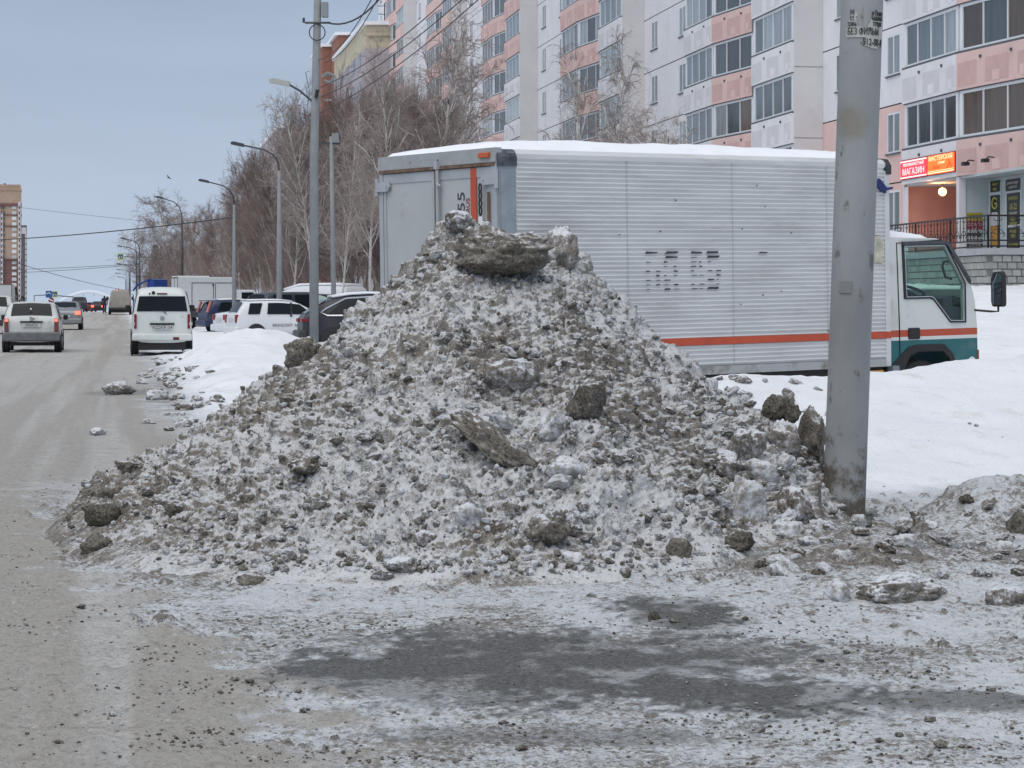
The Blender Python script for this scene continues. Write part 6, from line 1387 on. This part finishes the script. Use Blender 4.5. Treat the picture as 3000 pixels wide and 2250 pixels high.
# ------------------------------------------------------------------ leafless trees
def tree_proto(seed, kind):
    """returns trunk mesh and crown mesh, unit = metres for a 12 m tree"""
    rr = random.Random(seed); limbs = []; twigs = []
    def rv(s): return Vector((rr.gauss(0, s), rr.gauss(0, s), rr.gauss(0, s)))
    def branch(p, d, ln, r0, lev, maxlev, droop):
        n = 5 if lev < 2 else 3; pts = [p.copy()]; q = p.copy(); dd = d.normalized()
        for i in range(n):
            dd = (dd + rv(.10 + .05 * lev) + Vector((0, 0, -droop * (.4 + i / n) if lev >= 2 else .05))).normalized(); q = q + dd * ln / n; pts.append(q.copy())
        (limbs if lev < 2 else twigs).append((pts, r0, r0 * (.45 if lev < 2 else .5), lev))
        if lev >= maxlev: return
        kids = {0: (34 if kind == 'birch' else 20), 1: (15 if kind == 'birch' else 13), 2: (11 if kind == 'birch' else 9), 3: 5}[lev]
        for i in range(kids):
            t = rr.uniform(.22 if lev == 0 else .12, 1.0); k_ = min(n - 1, int(t * n)); b = pts[k_].lerp(pts[k_ + 1], t * n - k_)
            ax = (pts[k_ + 1] - pts[k_]).normalized(); side = ax.orthogonal().normalized(); side.rotate(Matrix.Rotation(rr.uniform(0, 6.28), 3, ax))
            up = .85 if kind == 'birch' else 1.25
            nd = (ax * up + side * rr.uniform(.55, 1.0)).normalized()
            l2 = ln * ({0: .34, 1: .42, 2: .5, 3: .6}[lev]) * rr.uniform(.6, 1.15) * (1.15 - .55 * t if lev == 0 else 1)
            branch(b, nd, l2, max(r0 * (.42 if lev else .30), .0075), lev + 1, maxlev, droop)
    if kind == 'birch':
        for s in range(rr.choice([1, 1, 2])): branch(Vector((rr.uniform(-.3, .3), 0, -.3)), Vector((rr.gauss(0, .10), rr.gauss(0, .10), 1)), 12 * (1 if s == 0 else .85), .13, 0, 3, .22)
    elif kind == 'weep':
        for s in range(2): branch(Vector((rr.uniform(-.3, .3), 0, -.3)), Vector((rr.gauss(-.1, .15), rr.gauss(0, .15), 1)), 11.5, .14, 0, 3, .42)
    else:
        for s in range(5): branch(Vector((rr.uniform(-.6, .6), rr.uniform(-.6, .6), -.3)), Vector((rr.gauss(0, .30), rr.gauss(0, .30), 1)), 11.0 * rr.uniform(.75, 1), .085, 0, 3, -.06)
    def mesh(name, segs, nside, mat):
        V = []; Fc = []; b0 = 0
        by = {}
        for pts, r0, r1, lev in segs: by.setdefault(len(pts), []).append((pts, r0, r1))
        for n, lst in by.items():
            P = np.array([[tuple(p) for p in pts] for pts, _, _ in lst]); r0 = np.array([a for _, a, _ in lst]); r1 = np.array([a for _, _, a in lst])
            D = np.gradient(P, axis=1); D /= np.linalg.norm(D, axis=2, keepdims=True) + 1e-9
            ref = np.where(np.abs(D[..., 2:3]) < .9, np.array([0, 0, 1.]), np.array([1., 0, 0])); A = np.cross(D, ref); A /= np.linalg.norm(A, axis=2, keepdims=True) + 1e-9; B = np.cross(D, A)
            t = np.linspace(0, 1, n); rad = r0[:, None] * (1 - t) + r1[:, None] * t
            ring = np.stack([P + (A * math.cos(a) + B * math.sin(a)) * rad[..., None] for a in [2 * math.pi * k_ / nside for k_ in range(nside)]], 2)
            V.append(ring.reshape(-1, 3)); m_ = len(lst); idx = b0 + np.arange(m_ * n * nside).reshape(m_, n, nside)
            for k_ in range(nside): Fc.append(np.stack([idx[:, :-1, k_], idx[:, :-1, (k_ + 1) % nside], idx[:, 1:, (k_ + 1) % nside], idx[:, 1:, k_]], -1).reshape(-1, 4))
            b0 += m_ * n * nside
        me = bpy.data.meshes.new(name); me.from_pydata(np.concatenate(V).tolist(), [], np.concatenate(Fc).tolist()); me.materials.append(mat); me.polygons.foreach_set('use_smooth', [True] * len(me.polygons)); return me
    tm = {'birch': BIRK, 'weep': BIRK}.get(kind, BARK); cm = {'birch': TWB, 'weep': TWB}.get(kind, TWR)
    return mesh('trunk', limbs, 6, tm), mesh('crown', twigs, 3, cm)
BIRK = M('birch_bark', (.56, .54, .51), .85, var=.25, vscale=2, dirt=((.08, .07, .065), 3.2, .58, .64), stretch=(1, 1, .5)); BARK = M('grey_brown_bark', (.30, .26, .235), .9, var=.25, vscale=3)
TWB = M('birch_twigs', (.33, .285, .27), .9, var=.25, vscale=1, rand=.2); TWR = M('red_brown_twigs', (.225, .168, .155), .9, var=.3, vscale=.8, rand=.2)
TP = {'birch': [tree_proto(3, 'birch'), tree_proto(8, 'birch')], 'bush': [tree_proto(5, 'bush'), tree_proto(14, 'bush')], 'weep': [tree_proto(9, 'weep')]}
TH = {}
def tree(x, Y, ytop, kind, label, i, wide=1.0, group=None, rz=None):
    X = (x - 1500) * Y / F; z0 = min(gz(X, Y), 1.0) if Y < 300 else .5; H_ = CH + (HZ - ytop) * Y / F - z0
    r = empty('birch_tree' if kind != 'bush' else 'bushy_tree', (X, Y, z0), R.uniform(0, 6.28) if rz is None else rz, label, 'tree', group)
    t, c_ = TP[kind][i % len(TP[kind])]
    for nm, me in (('trunk', t), ('crown', c_)): obj(nm, me, r)
    k_ = H_ / (max(v_.co.z for v_ in c_.vertices) if c_.name not in TH else TH[c_.name]); TH.setdefault(c_.name, H_ / k_); r.scale = (k_ * wide, k_ * wide, k_); return r
G1 = 'leafless trees lining the street'; i = 0
for x, Y, yt, w_ in ((470, 300, 535, 1.15), (432, 310, 630, 1.2), (505, 285, 600, 1.1), (568, 262, 585, .8), (607, 240, 570, .8), (655, 205, 520, .8), (705, 190, 480, .8), (758, 176, 420, .8), (818, 160, 390, .8), (868, 140, 300, .9), (915, 130, 215, .9), (1000, 125, 235, .8), (1085, 118, 175, .9), (1175, 112, 60, .9)):
    i += 1; w_ = w_ * (.75 if x > 520 else 1.0); Y = Y * (.86 if x > 560 else .95); tree(x, Y, yt, 'birch', ['leftmost tall leafless birch with a bird over its top', 'small leafless birch at the far left end of the tree row', 'thin leafless birch right of the leftmost tall one', 'leafless birch behind the fourth street lamp', 'leafless birch right of the fourth street lamp', 'leafless birch left of the third street lamp', 'leafless birch just behind the third street lamp', 'leafless birch midway between second and third street lamps', 'leafless birch just behind the second street lamp', 'leafless birch between second street lamp and nearest mast', 'leafless birch directly behind the nearest mast', 'leafless birch right of the nearest mast above the thin mast', 'leafless birch in front of the yellow topped block', 'leafless birch before the far end of the apartment block'][i - 1], i, w_, G1)
for x, Y, yt, w_ in ((650, 200, 610, 1.2), (690, 186, 570, 1.2), (735, 170, 550, 1.2), (775, 158, 520, 1.2), (815, 150, 500, 1.2), (858, 140, 430, 1.2), (900, 132, 380, 1.2), (948, 129, 320, 1.2), (995, 125, 290, 1.2), (1045, 121, 200, 1.2), (1095, 118, 180, 1.2), (1145, 115, 150, 1.2), (1200, 113, 200, 1.1), (620, 220, 690, 1.2), (575, 240, 720, 1.1), (530, 262, 730, 1.1), (485, 280, 740, 1.1), (870, 160, 430, 1.2), (960, 145, 300, 1.2), (1060, 135, 250, 1.2), (1160, 128, 230, 1.1), (760, 185, 570, 1.2), (440, 300, 790, 1.1), (672, 196, 600, 1.2), (712, 178, 560, 1.2), (756, 164, 540, 1.2), (795, 154, 500, 1.2), (838, 146, 465, 1.2), (880, 137, 410, 1.2), (925, 130, 340, 1.2), (972, 127, 300, 1.2), (1020, 123, 260, 1.2), (1070, 119, 230, 1.2), (1120, 116, 205, 1.2), (1172, 114, 230, 1.2), (600, 232, 660, 1.2), (552, 250, 690, 1.2), (508, 270, 700, 1.2), (462, 290, 760, 1.2), (1230, 112, 300, 1.1), (905, 150, 400, 1.2), (1010, 140, 300, 1.2), (1110, 132, 240, 1.2), (820, 170, 480, 1.2), (730, 195, 560, 1.2)):
    i += 1; w_ = w_ * (.42 if yt < 400 else .55); tree(x, Y, yt, 'bush', 'dense red-brown leafless tree in the thicket behind the parked cars', i, w_, 'red-brown thicket trees')  # grown into one another: nothing tells them apart
for x, Y, yt, lab, w_ in ((1250, 100, -60, 'tallest birch with white trunk in front of the first balconies', .8), (1330, 104, 100, 'slender birch left of the truck box against the balconies', .7)):
    i += 1; tree(x, Y, yt, 'birch', lab, i, w_)
for x, Y, yt, lab, w_, rz in ((1770, 72, 60, 'weeping birch arching over the truck box before pink balconies', .75, .3), (1960, 70, 285, 'low weeping birch just above the truck roof right of the arching one', 1.1, 2.0), (1880, 74, 330, 'lowest drooping birch crown peeping over the truck roof', 1.1, 4.0)):
    i += 1; tree(x, Y, yt, 'weep', lab, i, w_, None, rz)
# conifers
NEED = M('dark_needles', (.022, .030, .028), .9, var=.4, vscale=3)
def conifer(x, Y, ytop, wdt, label):
    X = (x - 1500) * Y / F; z0 = .3; H_ = CH + (HZ - ytop) * Y / F - z0; r = empty('spruce_tree', (X, Y, z0), 0, label, 'tree'); rr = random.Random(int(x))
    MB().tube([(0, 0, 0), (0, 0, H_ * .95)], [.14, .03], 6).build('trunk', BARK, r); m = MB()
    for i in range(1500):
        t = rr.random() ** .8; z = H_ * t; rad = wdt * (1 - t) ** .9 * (.3 + .7 * rr.random()); a = rr.uniform(0, 6.28); s = .22 * H_ / 10
        p_ = Vector((rad * math.cos(a), rad * math.sin(a), z - rad * .35)); q = Vector((math.cos(a), math.sin(a), -.5)); n_ = Vector((-math.sin(a), math.cos(a), rr.uniform(-.3, .3)))
        m.add([p_, p_ + q * s + n_ * s * .5, p_ + q * s * 1.9, p_ + q * s - n_ * s * .5 + Vector((0, 0, .03))], [(0, 1, 2), (0, 2, 3)])
    obj('crown', m.mesh('crown', NEED, fix=False), r)
conifer(455, 295, 715, 1.9, 'dark spruce standing low in front of the leftmost birches'); conifer(46, 420, 842, 1.6, 'pointed dark conifer below the tan brick tower'); conifer(66, 425, 866, 2.2, 'small round dark conifer right of the pointed one'); conifer(30, 430, 872, 2.4, 'low dark conifer left of the pointed one')
# a crow over the birch top
p = px(494, 520, 290); r = empty('bird', p, 0, 'small dark bird over the top of the left birch', 'bird')
MB().tube([(-.22, 0, .05), (0, 0, 0), (.2, 0, -.1), (.32, 0, -.16)], [.02, .09, .06, .02], 6).build('body', BLACK, r); MB().add([(-.05, 0, .02), (.12, 0, -.02), (-.25, .1, .32), (-.12, .1, .30)], [(0, 1, 3, 2)]).build('wing', BLACK, r)
